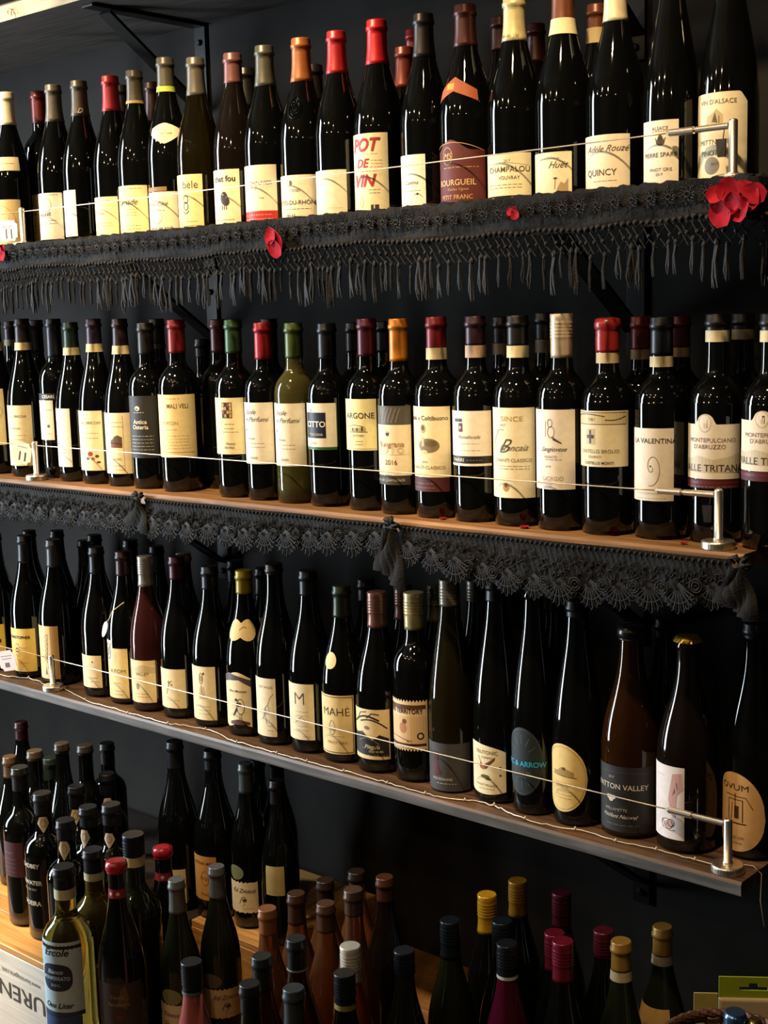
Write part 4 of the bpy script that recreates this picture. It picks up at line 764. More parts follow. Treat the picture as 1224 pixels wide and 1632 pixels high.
# ------------------------------------------------------------------ the lower display: crates and their bottles
ZU, ZL = 0.435, 0.355
crate_wood = wood('honey_crate_wood', '#9a6a30', '#d9a05a', rough=0.5)
crate_pale = wood('whitewashed_crate_front', '#b9b3a6', '#d6d0c2', rough=0.7)
def crate(name, a, b, label, m_top, m_front, n_top=3, n_front=3):
    x0, y0, z0 = a; x1, y1, z1 = b; cx_, cy_ = (x0 + x1) / 2, (y0 + y1) / 2
    t = empty(name, (cx_, cy_, z0)); tag(t, label, 'crate')
    hx, hy, h = (x1 - x0) / 2, (y1 - y0) / 2, z1 - z0; th = .012
    d = 2 * hy / n_top
    for i in range(n_top):
        g = G(); g.box((-hx, -hy + i * d + .0006, h - th), (hx, -hy + (i + 1) * d - .0006, h)); bevel(g.build('top_board', m_top, t), .0012, 1)
    d = (h - th) / n_front
    for i in range(n_front):
        g = G(); g.box((-hx, -hy, i * d + .0006), (hx, -hy + th, (i + 1) * d - .0006)); bevel(g.build('front_board', m_front, t), .0012, 1)
    for sx in (-1, 1):
        g = G(); xa = sx * hx; g.box((min(xa, xa - sx * th), -hy + th, 0), (max(xa, xa - sx * th), hy, h - th)); g.build('side_board', m_top, t)
    return t
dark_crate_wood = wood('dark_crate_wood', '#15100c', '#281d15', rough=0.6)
crate('wooden_crate', (-1.30, -.298, 0), (-.372, .03, ZU), 'added rear crate at the wall, shade put into its near-black wood', dark_crate_wood, dark_crate_wood, 2, 1)  # back part of the crate below, split off; dark wood stands in for shade
uc = crate('wooden_crate', (-1.30, -.545, 0), (-.372, -.30, ZU), 'crate with whitewashed front printed upside down, under the dark Madeira-style bottles', crate_wood, crate_pale, 3, 1)
low_wood = wood('brown_crate_wood', '#5a3b1c', '#8f602c', rough=0.55)
crate('wooden_crate', (-.370, -.265, ZL), (-.165, .03, ZU), 'small honey-coloured crate raising the torn-label bottle', crate_wood, crate_wood, 2, 1)
crate('wooden_crate', (-.370, -1.00, 0), (.13, .03, ZL), 'low honey-coloured crate under the rosé bottles', low_wood, crate_wood, 6, 3)
crate('wooden_crate', (.132, -1.00, 0), (1.35, .03, ZL), 'low dark crate under the yellow, red and gold capped bottles', dark_crate_wood, dark_crate_wood, 6, 3)
# printing on the pale crate front, turned upside down
def flat_text(parent, s, P, size, colr, rot180=False, bold=0, off=.0006, sx=1.0):
    vv, ff = text_mesh(s, 0, bold, sx); sg = -1 if rot180 else 1
    pl = Vector(parent.location)
    vs = [(P.x - pl.x + sg * v[0] * size, P.y - pl.y - off, P.z - pl.z + sg * v[1] * size) for v in vv]
    mesh_obj('lettering', vs, ff, ink(colr), parent)
pb = at_y(35, 1588, -.545)
vv_ = text_mesh('URENT', 0, .008, 1.3)[0]; xr_ = at_y(72, 1606, -.545).x
flat_text(uc, 'URENT', Vector((xr_ + min(v[0] for v in vv_) * .044, -.545, pb.z)), .044, '#57524b', True, .008, sx=1.3)
ps = at_y(34, 1558, -.545)
flat_text(uc, 'www.laurenagarie.com', Vector((ps.x, -.545, ps.z)), .013, '#7a746a', True)

LG = 'wine bottles on the lower display'
shield = lambda y0, y1, xr: Lab(y0, y1, xr, '#cdb998', 'drop', half=42, name='neck_seal', art=[('l', ring(0, .6, .4, .22), .7, '#8a765a')])
MAD = [('t', 'BROADBEY', .05, .86, 11, '#b9b2a2', 0, .03), ('t', 'RAINWATER', .05, .52, 11, '#b9b2a2', 0, .03), ('t', 'MEDIUM DRY', .1, .38, 6, '#a09a8c', 0, .02), ('t', 'MADEIRA', .1, .1, 12, '#b9b2a2', 0, .03)]
B(67, 1263, 'madeira', ZU, 'squat black bottle stencilled in white with arched words, ivory neck seal', h=.270, group=LG, cap=('foil', '#16171c', 1300), labs=[shield(1302, 1327, 78), Lab(1370, 1448, 84, 'glass', half=80, name='stencil_panel', art=MAD)])
B(104, 1306, 'madeira', ZU, 'black bottle with ivory neck seal just behind the blue-labelled litre bottle', h=.258, group=LG, cap=('foil', '#16171c', 1340), labs=[shield(1341, 1371, 112)])
B(140, 1285, 'madeira', ZU, 'stencilled black bottle with ivory seal behind the gold-wine litre', h=.265, group=LG, cap=('foil', '#16171c', 1320), labs=[shield(1323, 1351, 144), Lab(1390, 1450, 155, 'glass', half=80, name='stencil_panel', art=MAD)])
B(177, 1281, 'madeira', ZU, 'black bottle with ringed monogram on its ivory neck seal', h=.265, group=LG, cap=('foil', '#16171c', 1318), labs=[shield(1328, 1352, 184)])
B(31, 1222, 'bordeaux', ZU, 'dark bottle with maroon label standing on the whitewashed crate', h=.300, group=LG, cap=('foil', '#14171a', 1262), labs=[Lab(1343, 1398, 37, '#3c1620', half=70, art=[('t', 'Merlotto', .3, .7, 7, '#9a7a78'), ('m', .0, .7, .5, 4, .12, '#8a6a68')])])
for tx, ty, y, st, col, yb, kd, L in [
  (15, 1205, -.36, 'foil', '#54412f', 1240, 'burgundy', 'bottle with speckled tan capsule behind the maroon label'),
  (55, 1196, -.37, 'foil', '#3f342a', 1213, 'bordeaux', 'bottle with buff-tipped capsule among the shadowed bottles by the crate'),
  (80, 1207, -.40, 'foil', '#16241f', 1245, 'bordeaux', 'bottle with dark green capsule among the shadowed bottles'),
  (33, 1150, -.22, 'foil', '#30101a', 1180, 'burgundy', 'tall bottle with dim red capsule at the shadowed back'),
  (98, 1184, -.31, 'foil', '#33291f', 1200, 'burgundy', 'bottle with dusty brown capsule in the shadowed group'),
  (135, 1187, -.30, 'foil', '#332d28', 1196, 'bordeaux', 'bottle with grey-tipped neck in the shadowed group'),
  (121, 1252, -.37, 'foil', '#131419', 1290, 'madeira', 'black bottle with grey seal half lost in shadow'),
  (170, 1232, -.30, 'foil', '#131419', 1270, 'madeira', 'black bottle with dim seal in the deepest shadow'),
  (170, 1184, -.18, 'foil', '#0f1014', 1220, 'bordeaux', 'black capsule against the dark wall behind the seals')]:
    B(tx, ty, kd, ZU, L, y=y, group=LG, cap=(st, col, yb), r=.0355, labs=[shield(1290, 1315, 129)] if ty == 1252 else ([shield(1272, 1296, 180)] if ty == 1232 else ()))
BLU = [('t', 'Ercole', .08, .87, 17, '#1c2438', .3, .02, 1.0), ('p', [(.03 + .60 * abs(math.cos(a)) ** .7 * (1 if math.cos(a) > 0 else -1), .53 + .185 * abs(math.sin(a)) ** .7 * (1 if math.sin(a) > 0 else -1)) for a in [2 * PI * i / 36 for i in range(36)]], '#1d2c4c'), ('t', 'Bianco', .02, .61, 10.5, '#a8c0d0', .3, .02), ('t', 'MONFERRATO', .02, .52, 9, '#a8c0d0', 0, .02, .85), ('t', 'D.O.C.', .03, .425, 6, '#a8c0d0', 0, .015), ('t', 'One Liter', .08, .15, 13, '#1c2438', .3, .02), ('r', -1, 0, 1, .06, '#23406b')]
B(101, 1380, 'bordeaux', ZL, 'litre bottle of golden wine with pale blue label in dark blue script', h=.318, r=.0415, gl='litre', group=LG, cap=('foil', '#10131a', 1424), band=(1419, 1435, '#b8b490'), labs=[Lab(1503, 1620, 131, '#a9c3cd', half=66, art=BLU), Lab(1621, 1665, 131, '#23406b', half=66, name='lower_label')])
B(147.5, 1353, 'bordeaux', ZL, 'litre bottle of golden wine with navy capsule behind the blue-labelled one', h=.315, r=.0395, gl='gold', group=LG, cap=('foil', '#10131c', 1395), band=(1393, 1405, '#b0a880'), labs=[Lab(1480, 1585, 152, '#8a8a80', half=50, name='label')])
B(212, 1329, 'bordeaux', ZL, 'broad dark litre bottle with navy screwcap and buff band', h=.315, r=.0415, gl='green', group=LG, cap=('screw', '#10131c', 1368), band=(1367, 1383, '#b8a47c'))
B(185, 1371, 'burgundy', ZL, 'dark bottle topped with red wax and a red patterned neck ribbon', h=.305, r=.0385, group=LG, cap=('wax', '#9c1420', 1392), labs=[Lab(1418, 1432, 198, '#8a1c24', half=80, name='neck_ribbon', art=[('e', -.2, .5, 3, 3, '#d8b0a8'), ('e', .4, .5, 3, 3, '#d8b0a8')]), Lab(1568, 1650, 225, '#33251e', half=70, art=[('p', [(.1, .6), (.25, .9), (.4, .95), (.5, .7), (.4, .5)], '#7a5a48'), ('t', 'Tenuta', .1, .74, 8, '#a88c68', .1, .02), ('t', 'Pantaleone', .15, .6, 8, '#a88c68', .1, .02), ('e', .15, .36, 6, 3, '#8a2c24')])])
B(259, 1349, 'burgundy', ZL, 'dark bottle topped with red wax beside the grey capsule', h=.305, r=.0385, group=LG, cap=('wax', '#9c1420', 1368), labs=[Lab(1392, 1404, 272, '#8a1c24', half=80, name='neck_ribbon', art=[('e', .2, .5, 3, 3, '#d8b0a8')])])
ZM = lambda: [('t', 'Ed Zmiest', .25, .72, 11, '#4a3a28', .4), ('l', curve(.0, .3, .35, .5, .1), 1.0, '#4a3a28'), ('e', .3, .42, 4, 3.2, '#6b5034'), ('l', [(.1, .5), (.3, .3), (.15, .22)], .9, '#4a3a28'), ('m', .1, .7, .14, 1, .1, '#a88f64')]
B(281, 1401, 'burgundy', ZL, 'slim bottle with grey capsule and olive oval seal beside the pink-wine bottle', h=.292, r=.0345, gl='green', group=LG, cap=('foil', '#5c605e', 1457), labs=[Lab(1578, 1603, 289, '#7d7a4c', 'oval', half=32, name='oval_seal'), Lab(1602, 1660, 290, '#d5bd92', 'torn', half=60, art=ZM())])
B(345, 1380, 'burgundy', ZL, 'slim bottle with grey capsule, brown oval seal and sketched torn-edge label', h=.292, r=.0345, gl='green', group=LG, cap=('foil', '#56595a', 1434), labs=[Lab(1553, 1576, 353, '#5a4a38', 'oval', half=32, name='oval_seal'), Lab(1577, 1624, 382, '#c9a873', 'torn', half=60, art=ZM())])
B(278, 1181, 'burgundy', ZU, 'tall embossed black bottle under the plank shelf, ringed at its neck', h=.325, r=.041, group=LG, cap=('foil', '#14171c', 1228), labs=[Lab(1386, 1440, 296, '#d5bf90', half=62)])
B(338, 1195, 'burgundy', ZU, 'broad black bottle with mustard label next to the torn-label one', h=.315, r=.042, group=LG, cap=('foil', '#101318', 1230), labs=[Lab(1366, 1436, 345, '#b5803a', art=[('t', 'RUCHA MORA', .3, .84, 8, '#6b4418', 0, .01), ('l', ring(.3, .5, .25, .16), .9, '#8a5c24'), ('t', 'SOLERA', .4, .5, 8, '#8a5c24'), ('t', 'Montino', .4, .14, 8, '#8a5c24')])])
B(391, 1216, 'burgundy', ZU, 'slim bottle with slate capsule, green oval seal and torn ivory label on the small crate', h=.308, r=.0345, gl='dark', group=LG, cap=('foil', '#4c5454', 1265), labs=[Lab(1381, 1404, 388, '#6e7048', 'oval', half=30, name='oval_seal'), Lab(1406, 1456, 411, '#dcc79a', 'torn', half=60, art=ZM())])
B(441, 1243, 'burgundy', ZU, 'black bottle with slip of ivory label in shadow right of the torn label', h=.300, r=.0345, group=LG, cap=('foil', '#0e0f12', 1285), labs=[Lab(1382, 1428, 453, '#a8965c', half=30)])
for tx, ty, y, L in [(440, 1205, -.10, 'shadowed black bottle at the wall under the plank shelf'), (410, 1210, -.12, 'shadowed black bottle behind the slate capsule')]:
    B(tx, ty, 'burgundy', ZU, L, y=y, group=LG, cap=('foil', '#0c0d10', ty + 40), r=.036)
# rosé group and the necks in front
for tx, ty, gl, st, col, yb, bd, L in [
  (426, 1447, 'salmon', 'foil', '#8f5a36', 1492, None, 'salmon rosé bottle with copper capsule beside the small crate'),
  (472, 1423, 'salmon', 'foil', '#44291b', 1475, None, 'dim salmon rosé bottle behind the black screwcap with silver ring'),
  (519, 1439, 'salmon', 'foil', '#54392a', 1488, None, 'salmon rosé bottle with tan capsule standing behind the white screwcap'),
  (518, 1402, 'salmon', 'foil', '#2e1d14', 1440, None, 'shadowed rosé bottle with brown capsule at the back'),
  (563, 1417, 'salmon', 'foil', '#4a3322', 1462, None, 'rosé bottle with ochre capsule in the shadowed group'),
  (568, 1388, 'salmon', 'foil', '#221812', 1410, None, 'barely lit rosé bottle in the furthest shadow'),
  (613, 1397, 'brown', 'foil', '#4a2a18', 1440, None, 'rust-capped bottle standing alone against the dark wall'),
  (305, 1532, 'pink', 'screw', '#1d2226', 1586, (1583, 1588, '#5a6064'), 'pink rosé bottle with black screwcap in front of slim grey-capped bottle'),
  (398, 1567, 'green', 'foil', '#15171b', 1620, None, 'dark-necked bottle with tan-topped black capsule'),
  (417, 1523, 'amber', 'foil', '#20262a', 1582, None, 'amber bottle with black capsule beside the salmon rosé'),
  (472, 1495, 'amber', 'foil', '#1b2024', 1550, (1547, 1550, '#7d8488'), 'amber bottle with black capsule ringed in silver'),
  (468, 1574, 'green', 'foil', '#3a4146', 1640, None, 'bottle with steel-grey capsule and pale round top'),
  (549, 1550, 'dark', 'screw', '#1b2024', 1612, (1604, 1612, '#8f7a3c'), 'dark bottle with black screwcap and gold ring'),
  (558, 1507, 'red', 'screw', '#e6dcc8', 1571, None, 'orange-red bottle with white ridged screwcap'),
  (644, 1514, 'green', 'screw', '#161c24', 1556, None, 'dark green bottle with blue-black screwcap'),
  (717, 1466, 'green', 'screw', '#141d22', 1530, None, 'dark bottle with tall blue-black screwcap left of the yellow one'),
  (776, 1425, 'dark', 'screw', '#a87e18', 1490, None, 'dark bottle with yellow screwcap stamped with a bird, between two black screwcaps'),
  (825, 1403, 'dark', 'screw', '#94691c', 1463, None, 'dark bottle with ochre screwcap stamped with a bird, furthest back'),
  (800, 1467, 'dark', 'screw', '#121a20', 1530, None, 'dark bottle with black screwcap in front of the ochre one'),
  (808, 1503, 'purple', 'screw', '#1a1f22', 1562, (1558, 1563, '#b0b0a8'), 'purple wine bottle with black screwcap and white ring'),
  (895, 1422, 'dark', 'screw', '#4a1020', 1480, None, 'dark bottle with dim burgundy screwcap behind the crimson pair'),
  (884, 1486, 'dark', 'screw', '#5a101f', 1550, None, 'dark bottle with crimson screwcap partly hidden by its twin'),
  (897, 1499, 'dark', 'screw', '#70162a', 1568, None, 'dark bottle with bright crimson screwcap'),
  (962, 1482, 'dark', 'screw', '#44101c', 1530, None, 'dark bottle with shadowed wine-red screwcap left of the gold capsule'),
  (990, 1499, 'green', 'foil', '#8a682a', 1551, (1551, 1566, '#a89a78'), 'green bottle with gold capsule and buff band beside the wine-red screwcap'),
  (1056, 1476, 'green', 'foil', '#937030', 1526, (1526, 1540, '#a0947a'), 'green bottle with gold capsule and buff band beside the basket')]:
    labs = ()
    if 'bird' in L: labs = [Lab(yb - 26, yb - 2, tx + 14, col, half=70, name='capsule_print', art=[('p', [(-.5, .75), (-.1, .72), (.1, .95), (.2, .72), (.6, .62), (.2, .6), (.0, .4), (-.1, .62)], '#3a2a14'), ('m', -.5, .6, .15, 1, .1, '#8a4a1c')])]
    if 'basket' in L: labs = [Lab(1612, 1660, 1068, '#b08c4c', half=60)]
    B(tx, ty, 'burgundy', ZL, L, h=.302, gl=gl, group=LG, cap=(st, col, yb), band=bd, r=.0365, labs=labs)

# wicker basket with packets and a corkscrew tube at the open end of the display
bc = at_y(1163, 1668, -.44)
t = empty('wicker_basket', (bc.x, bc.y, ZL)); tag(t, 'brown wicker basket holding packets beside gold-capped bottle', 'basket')
wick = mat('brown_wicker', '#5b3620', rough=.55, noise=.35, nscale=120, bump=.5)
BH = bc.z - ZL; BR_ = .078
g = G()
for k in range(26):
    a = 2 * PI * k / 26; g.tube([(BR_ * .72 * math.cos(a), BR_ * .72 * math.sin(a), .004), (BR_ * .9 * math.cos(a), BR_ * .9 * math.sin(a), BH * .5), (BR_ * math.cos(a), BR_ * math.sin(a), BH)], .0022, 5)
g.build('stake_ring', wick, t)
g = G(); nl = int(BH / .0065)
for j in range(nl):
    z = .004 + j * .0065; rr = BR_ * (.72 + .28 * min(1, z / BH)); ph = j % 2 * PI
    g.tube([((rr + .0022 * math.sin(13 * a + ph)) * math.cos(a), (rr + .0022 * math.sin(13 * a + ph)) * math.sin(a), z) for a in [2 * PI * i / 78 for i in range(79)]], .0026, 5)
wv = g.build('woven_side', wick, t); wv['kind'] = 'stuff'
g = G()
for s_ in (0, 1): g.tube([(BR_ * math.cos(a) * (1 + .035 * math.sin(18 * a + s_ * PI)), BR_ * math.sin(a) * (1 + .035 * math.sin(18 * a + s_ * PI)), BH + .002 * math.cos(18 * a + s_ * PI)) for a in [2 * PI * i / 120 for i in range(121)]], .0042, 6)
g.build('braided_rim', wick, t)
g = G(); g.lathe([(.001, 0), (BR_ * .7, 0), (BR_ * .72, .006), (.001, .006)], 24); g.build('base', wick, t)
def packet(px0, py0, wd, ht, y, label, hdr, body, hole, tilt=0.0):
    P = at_y(px0, py0, y); ht = P.z - ZL; t = empty('hang_packet', (P.x, P.y, P.z - ht)); tag(t, label, 'packet')
    t.rotation_euler = (0, tilt, .62)
    d = .004; hh = .028
    g = G(); g.box((0, -.006, 0), (wd, .006, ht - hh)); bevel(g.build('pouch', mat('packet_' + body, body, rough=.35), t), .003, 2)
    # header card with a euro slot made as a frame round the hole
    g = G(); xs = [0, wd * .28, wd * .36, wd * .60, wd * .68, wd]; z0, z1 = ht - hh, ht
    if hole:
        za, zb_, zc = z0 + .010, z0 + .015, z0 + .020
        g.box((0, -.0012, z0), (wd, .0012, za)); g.box((0, -.0012, zc), (wd, .0012, z1)); g.box((0, -.0012, za), (wd * .3, .0012, zc)); g.box((wd * .72, -.0012, za), (wd, .0012, zc))
        g.box((wd * .3, -.0012, zb_), (wd * .44, .0012, zc)); g.box((wd * .58, -.0012, zb_), (wd * .72, .0012, zc))
    else: g.box((0, -.0012, z0), (wd, .0012, z1))
    g.build('header_card', mat('card_' + hdr, hdr, rough=.5, noise=.06), t)
packet(1146, 1556, .085, .26, -.325, 'cream packet with lime header card and hanging slot in the basket', '#8d9a1c', '#b9a585', True, .0)
packet(1106, 1582, .03, .20, -.345, 'narrow white packet with lime stripe at the basket rim', '#a89a50', '#c2bca8', False, .0)
P = at_y(1172, 1612, -.50)
t = empty('corkscrew', (P.x, P.y, P.z - .10)); tag(t, 'shiny blue and gold metal corkscrew handle standing in the basket', 'corkscrew')
g = G(); g.lathe([(.010, 0), (.013, .03), (.013, .094), (.011, .1)], 20); g.build('handle', mat('blue_metal', (.15, .3, .6), rough=.2, metal=.9), t, smooth=True)
g = G(); g.lathe([(.008, 0), (.010, .02), (.010, .088), (.006, .096)], 18); g.build('gold_sleeve', mat('gold_metal', (.55, .40, .16), rough=.25, metal=.95), t, (.021, .006, 0), smooth=True)

# ------------------------------------------------------------------ rails: steel posts, cables, tags
def rail(zs, xl, xr, lab_cable, labL, labR, tagpost=True, zt=.0735):
    yv = POST_Y; grp = 'steel rail posts on the shelf fronts'
    for x, lb, right in ((xl, labL, 0), (xr, labR, 1)):
        t = empty('rail_post', (x, yv, zs)); tag(t, lb, 'post', grp)
        g = G(); g.lathe([(.0212, 0), (.022, .0015), (.022, .009), (.0205, .011), (.007, .0112)], 32); bevel(g.build('base_disc', STEEL, t, smooth=False), .0006, 1)
        g = G(); g.lathe([(.0068, .010), (.0068, .014), (.0058, .0145), (.0058, zt + .002), (.0052, zt + .004), (.003, zt + .0052)], 20); g.build('rod', STEEL, t, smooth=True)
        if right:
            g = G(); g.tube([(-.006, 0, zt - .003), (-.050, 0, zt - .003)], .0042, 12); g.tube([(-.050, 0, zt - .003), (-.054, 0, zt - .003)], .003, 12); g.tube([(-.054, 0, zt - .003), (-.088, 0, zt - .003)], .0048, 12); g.tube([(-.088, 0, zt - .003), (-.092, 0, zt - .003)], [.0048, .002], 12)
            g.build('turnbuckle', STEEL, t, smooth=False)
            if tagpost:
                g = G(); g.tube([(-.012, 0, zt - .007), (-.013, -.001, zt - .018)], .0007, 6); g.build('tag_loop', BLACK_METAL, t)
                g = G(); g.add([(-.022, -.004, zt - .018), (-.009, -.002, zt - .018), (-.010, -.002, zt - .040), (-.019, -.004, zt - .040), (-.022, -.001, zt - .018), (-.009, .001, zt - .018), (-.010, .001, zt - .040), (-.019, -.001, zt - .040)], [(3, 2, 1, 0), (4, 5, 6, 7), (0, 1, 5, 4), (1, 2, 6, 5), (2, 3, 7, 6), (3, 0, 4, 7)])
                g.build('seal_tag', mat('dark_tag', '#38342e', rough=.4, metal=.5), t)
    g = G(); z = zs + zt - .003
    x0, x1 = xl + .0062, xr - .0925
    n = 30; g.tube([(x0 + (x1 - x0) * i / n, yv, z - .0012 * math.sin(PI * i / n)) for i in range(n + 1)], .00095, 8)
    c = g.build('rail_cable', mat('cable_steel', (.75, .62, .44), rough=.4, metal=.85), smooth=True); tag(c, lab_cable, 'cable')
    g = G(); x0 = -1.6; g.tube([(x0, yv, z), (xl - .0062, yv, z)], .00095, 8); c2 = g.build('rail_cable', MATS['cable_steel'], smooth=True)
    return c2
c2 = rail(S1, -.815, .703, 'thin steel cable strung before the top row, above the fringed shawl', 'steel post beside the small price card on the fringed shelf', 'steel post rising behind the big red cloth flower')
tag(c2, 'short run of steel cable beyond the price card post on the fringed shelf', 'cable')
c2 = rail(S2, -.822, .688, 'thin steel cable strung before the middle row over the brown shelf', 'steel post with disc foot beside the hanging price card', 'steel post with disc foot and little metal tag at the lace corner')
tag(c2, 'short run of steel cable passing the hanging price card', 'cable')
c2 = rail(S3, -.812, .706, 'thin steel cable strung before the bottles of the bare plank shelf', 'steel post with disc foot near the pink tag', 'brassy steel post with disc foot at the bare plank corner', False, zt=.069)
tag(c2, 'short run of steel cable near the pink tag on the plank shelf', 'cable')

# price cards with scalloped corners
def card(P, wd, ht, label, colr, text=None, rz=0, ry=0, small=()):
    t = empty('price_card', P); tag(t, label, 'card'); t.rotation_euler = (0, ry, rz)
    pts = []
    for (sx, sy) in ((1, 1), (-1, 1), (-1, -1), (1, -1)):
        for k in range(7):
            a = math.atan2(sy, sx) + PI + (k / 6 - .5) * PI / 2 * (-1)
            pts.append((sx * wd / 2 + .22 * ht * math.cos(a) * .8, sy * ht / 2 + .22 * ht * math.sin(a) * .8))
    n = len(pts); g = G()
    g.add([(x, -.0005, z) for x, z in pts] + [(x, .0005, z) for x, z in pts], [tuple(range(n - 1, -1, -1)), tuple(range(n, 2 * n))] + [(i, (i + 1) % n, n + (i + 1) % n, n + i) for i in range(n)])
    g.build('card_face', paper(colr), t)
    if text:
        vv, ff = text_mesh(text, 0, .01); mesh_obj('lettering', [(v[0] * .026 + .002, -.0009, v[1] * .026 - .006) for v in vv], ff, ink('#4a3c2a'), t)
    if small:
        g = G()
        for x0, z0, x1, z1 in small: g.add([(x0, -.0008, z0), (x1, -.0008, z0), (x1, -.0008, z1), (x0, -.0008, z1)], [(0, 1, 2, 3)])
        g.build('fine_print', ink('#8a7a64'), t)
    g = G(); g.tube([(0, .001, ht / 2 - .004), (.001, 0, ht / 2 + .008)], .0009, 6); g.build('hook', STEEL, t)
card(at_y(13, 368, -.242), .048, .040, 'ivory price card marked 11 hanging on the fringed shelf rail', '#efe3c4', '11', .25, 0, [(-.014, .008, .010, .0092), (-.010, .004, .008, .005)])
card(at_y(35, 722, -.244), .046, .044, 'ivory price card marked 11 tilted on the middle rail', '#efdfb4', '11', .35, .22, [(-.012, .012, .010, .0132)])
card(at_y(12, 1053, -.242), .044, .044, 'pinkish tag with tiny printed square hanging on the plank shelf rail', '#e3d2cc', None, .3, -.2, [(-.016, .010, .014, .011), (-.014, .004, .012, .005), (-.008, -.014, .004, -.004)])

# paper tag on a string round one bottle's neck
P = at_y(167, 1003, -.252); Q = at_y(203, 962, -.20)
t = empty('hang_tag', P); tag(t, 'small white paper tag on a string round a maroon-capped bottle', 'tag')
g = G(); n = 18; pts = [(.0065 * math.cos(2 * PI * i / n) * (1 + .2 * math.sin(2 * PI * i / n)), .018 * math.sin(2 * PI * i / n)) for i in range(n)]
ca, sa = math.cos(-.45), math.sin(-.45); pts = [(x * ca - z * sa, x * sa + z * ca) for x, z in pts]
g.add([(x, -.0005, z) for x, z in pts] + [(x, .0005, z) for x, z in pts], [tuple(range(n - 1, -1, -1)), tuple(range(n, 2 * n))] + [(i, (i + 1) % n, n + (i + 1) % n, n + i) for i in range(n)])
g.build('paper_leaf', paper('#f2eee4'), t)
g = G(); d = Q - P; g.tube([(.006, 0, .015), (d.x * .35, d.y * .3 - .006, d.z * .3 + .006), (d.x * .8, d.y * .5 - .01, d.z * .8), (d.x, d.y - .008, d.z + .004)], .0009, 6); g.build('string', paper('#c9bb9a'), t)

# ------------------------------------------------------------------ fringed shawl over the upper shelf
XA, XB = -1.32, .742
def spath(s):           # along the front edge, round the corner and back along the end
    if s < XB - XA: return Vector((XA + s, FRONT - .004, 0)), Vector((0, -1, 0)), 0.0
    q = s - (XB - XA); return Vector((XB + .004, FRONT + q, 0)), Vector((1, 0, 0)), PI / 2
STOT = XB - XA + .16
sh_ = empty('fringed_shawl', (0, FRONT, S1)); tag(sh_, 'black crocheted shawl with beads and tassel fringe draped over the upper shelf edge', 'shawl')
def wob(s, a=1.0): return a * (math.sin(s * 23) * .5 + math.sin(s * 57 + 1) * .3 + math.sin(s * 9.3 + 2) * .5)
g = G(); ns = 420; rows = 9; rnd = random.Random(5); vs = []; fs = []
for i in range(ns + 1):
    s = STOT * i / ns; p, nn, _ = spath(s)
    for j in range(rows):
        t_ = j / (rows - 1)
        if j < 3: off = -.034 + .017 * j; z = S1 + .0022 + (.004 + .003 * math.sin(s * 190 + j)) * (j > 0)
        else: off = .003 + .0025 * math.sin(s * 41 + j) + rnd.uniform(0, .0012); z = S1 + .004 - .052 * (j - 3) / (rows - 4) + wob(s, .0022)
        vs.append((p.x + nn.x * off, p.y + nn.y * off - FRONT, z - S1))
for i in range(ns):
    for j in range(rows - 1): q = i * rows + j; fs.append((q, q + 1, q + rows + 1, q + rows))
g.add(vs, fs); g.build('crochet_band', LACE, sh_)
# one crocheted rosette, shared by all
def rosette_geo():
    g = G()
    for k in range(8):
        a = 2 * PI * k / 8; c_, s_ = math.cos(a), math.sin(a)
        g.tube([(.004 * c_, -.001, .004 * s_), (.009 * math.cos(a - .25), -.0025, .009 * math.sin(a - .25)), (.0125 * c_, -.003, .0125 * s_), (.009 * math.cos(a + .25), -.0025, .009 * math.sin(a + .25)), (.004 * c_, -.001, .004 * s_)], .0011, 5)
    g.tube([(.0035 * math.cos(2 * PI * i / 10), -.002, .0035 * math.sin(2 * PI * i / 10)) for i in range(11)], .0014, 5)
    return g
src = rosette_geo().build('rosette', LACE2, sh_); first = True
def put(src, first, parent, loc, rz, sc=1.0, tilt=0.0):
    o = src if first else src.copy()
    if not first: COL.objects.link(o)
    o.parent = parent; o.location = loc; o.rotation_euler = (tilt, 0, rz); o.scale = (sc, sc, sc)
    return o
s = .02; rnd = random.Random(11)
while s < STOT - .01:
    p, nn, rz = spath(s); off = .007
    put(src, first, sh_, (p.x + nn.x * off, p.y + nn.y * off - FRONT, -.014 + wob(s, .0022)), rz, rnd.uniform(.92, 1.1), rnd.uniform(-.15, .1)); first = False
    s += .0265
g = G(); s = .01
while s < STOT - .01:
    p, nn, rz = spath(s); z = -.043 + wob(s, .0028) + rnd.uniform(-.0012, .0012); o = Vector((p.x + nn.x * .009, p.y + nn.y * .009 - FRONT, z)); r_ = rnd.uniform(.0030, .0042)
    vs = []
    g.lathe([(r_ * .3, -r_), (r_ * .85, -r_ * .5), (r_, 0), (r_ * .85, r_ * .5), (r_ * .3, r_)], 7, o); s += .0093
b_ = g.build('bead_row', LACE2, sh_, smooth=True); b_['kind'] = 'stuff'
g = G(); s = .01; k = 0
while s < STOT - .03:
    a, na, _ = spath(s); b, nb, _ = spath(s + .021); z0 = -.046 + wob(s, .0028); z1 = -.076 + wob(s, .003)
    f = lambda p, nn, z, o=.006: (p.x + nn.x * o, p.y + nn.y * o - FRONT, z)
    mid = (a + b) / 2
    g.tube([f(a, na, z0), f(mid, na, (z0 + z1) / 2 + rnd.uniform(-.004, .004), .008), f(b, nb, z1)], .0008, 4); g.tube([f(b, nb, z0), f(mid, na, (z0 + z1) / 2 + rnd.uniform(-.004, .004), .005), f(a, na, z1)], .0008, 4)
    g.lathe([(.001, -.003), (.0026, -.001), (.0026, .001), (.001, .003)], 6, f(mid, na, (z0 + z1) / 2, .008))
    s += rnd.uniform(.0085, .017); k += 1
n_ = g.build('netting', LACE2, sh_); n_['kind'] = 'stuff'
TAS = []
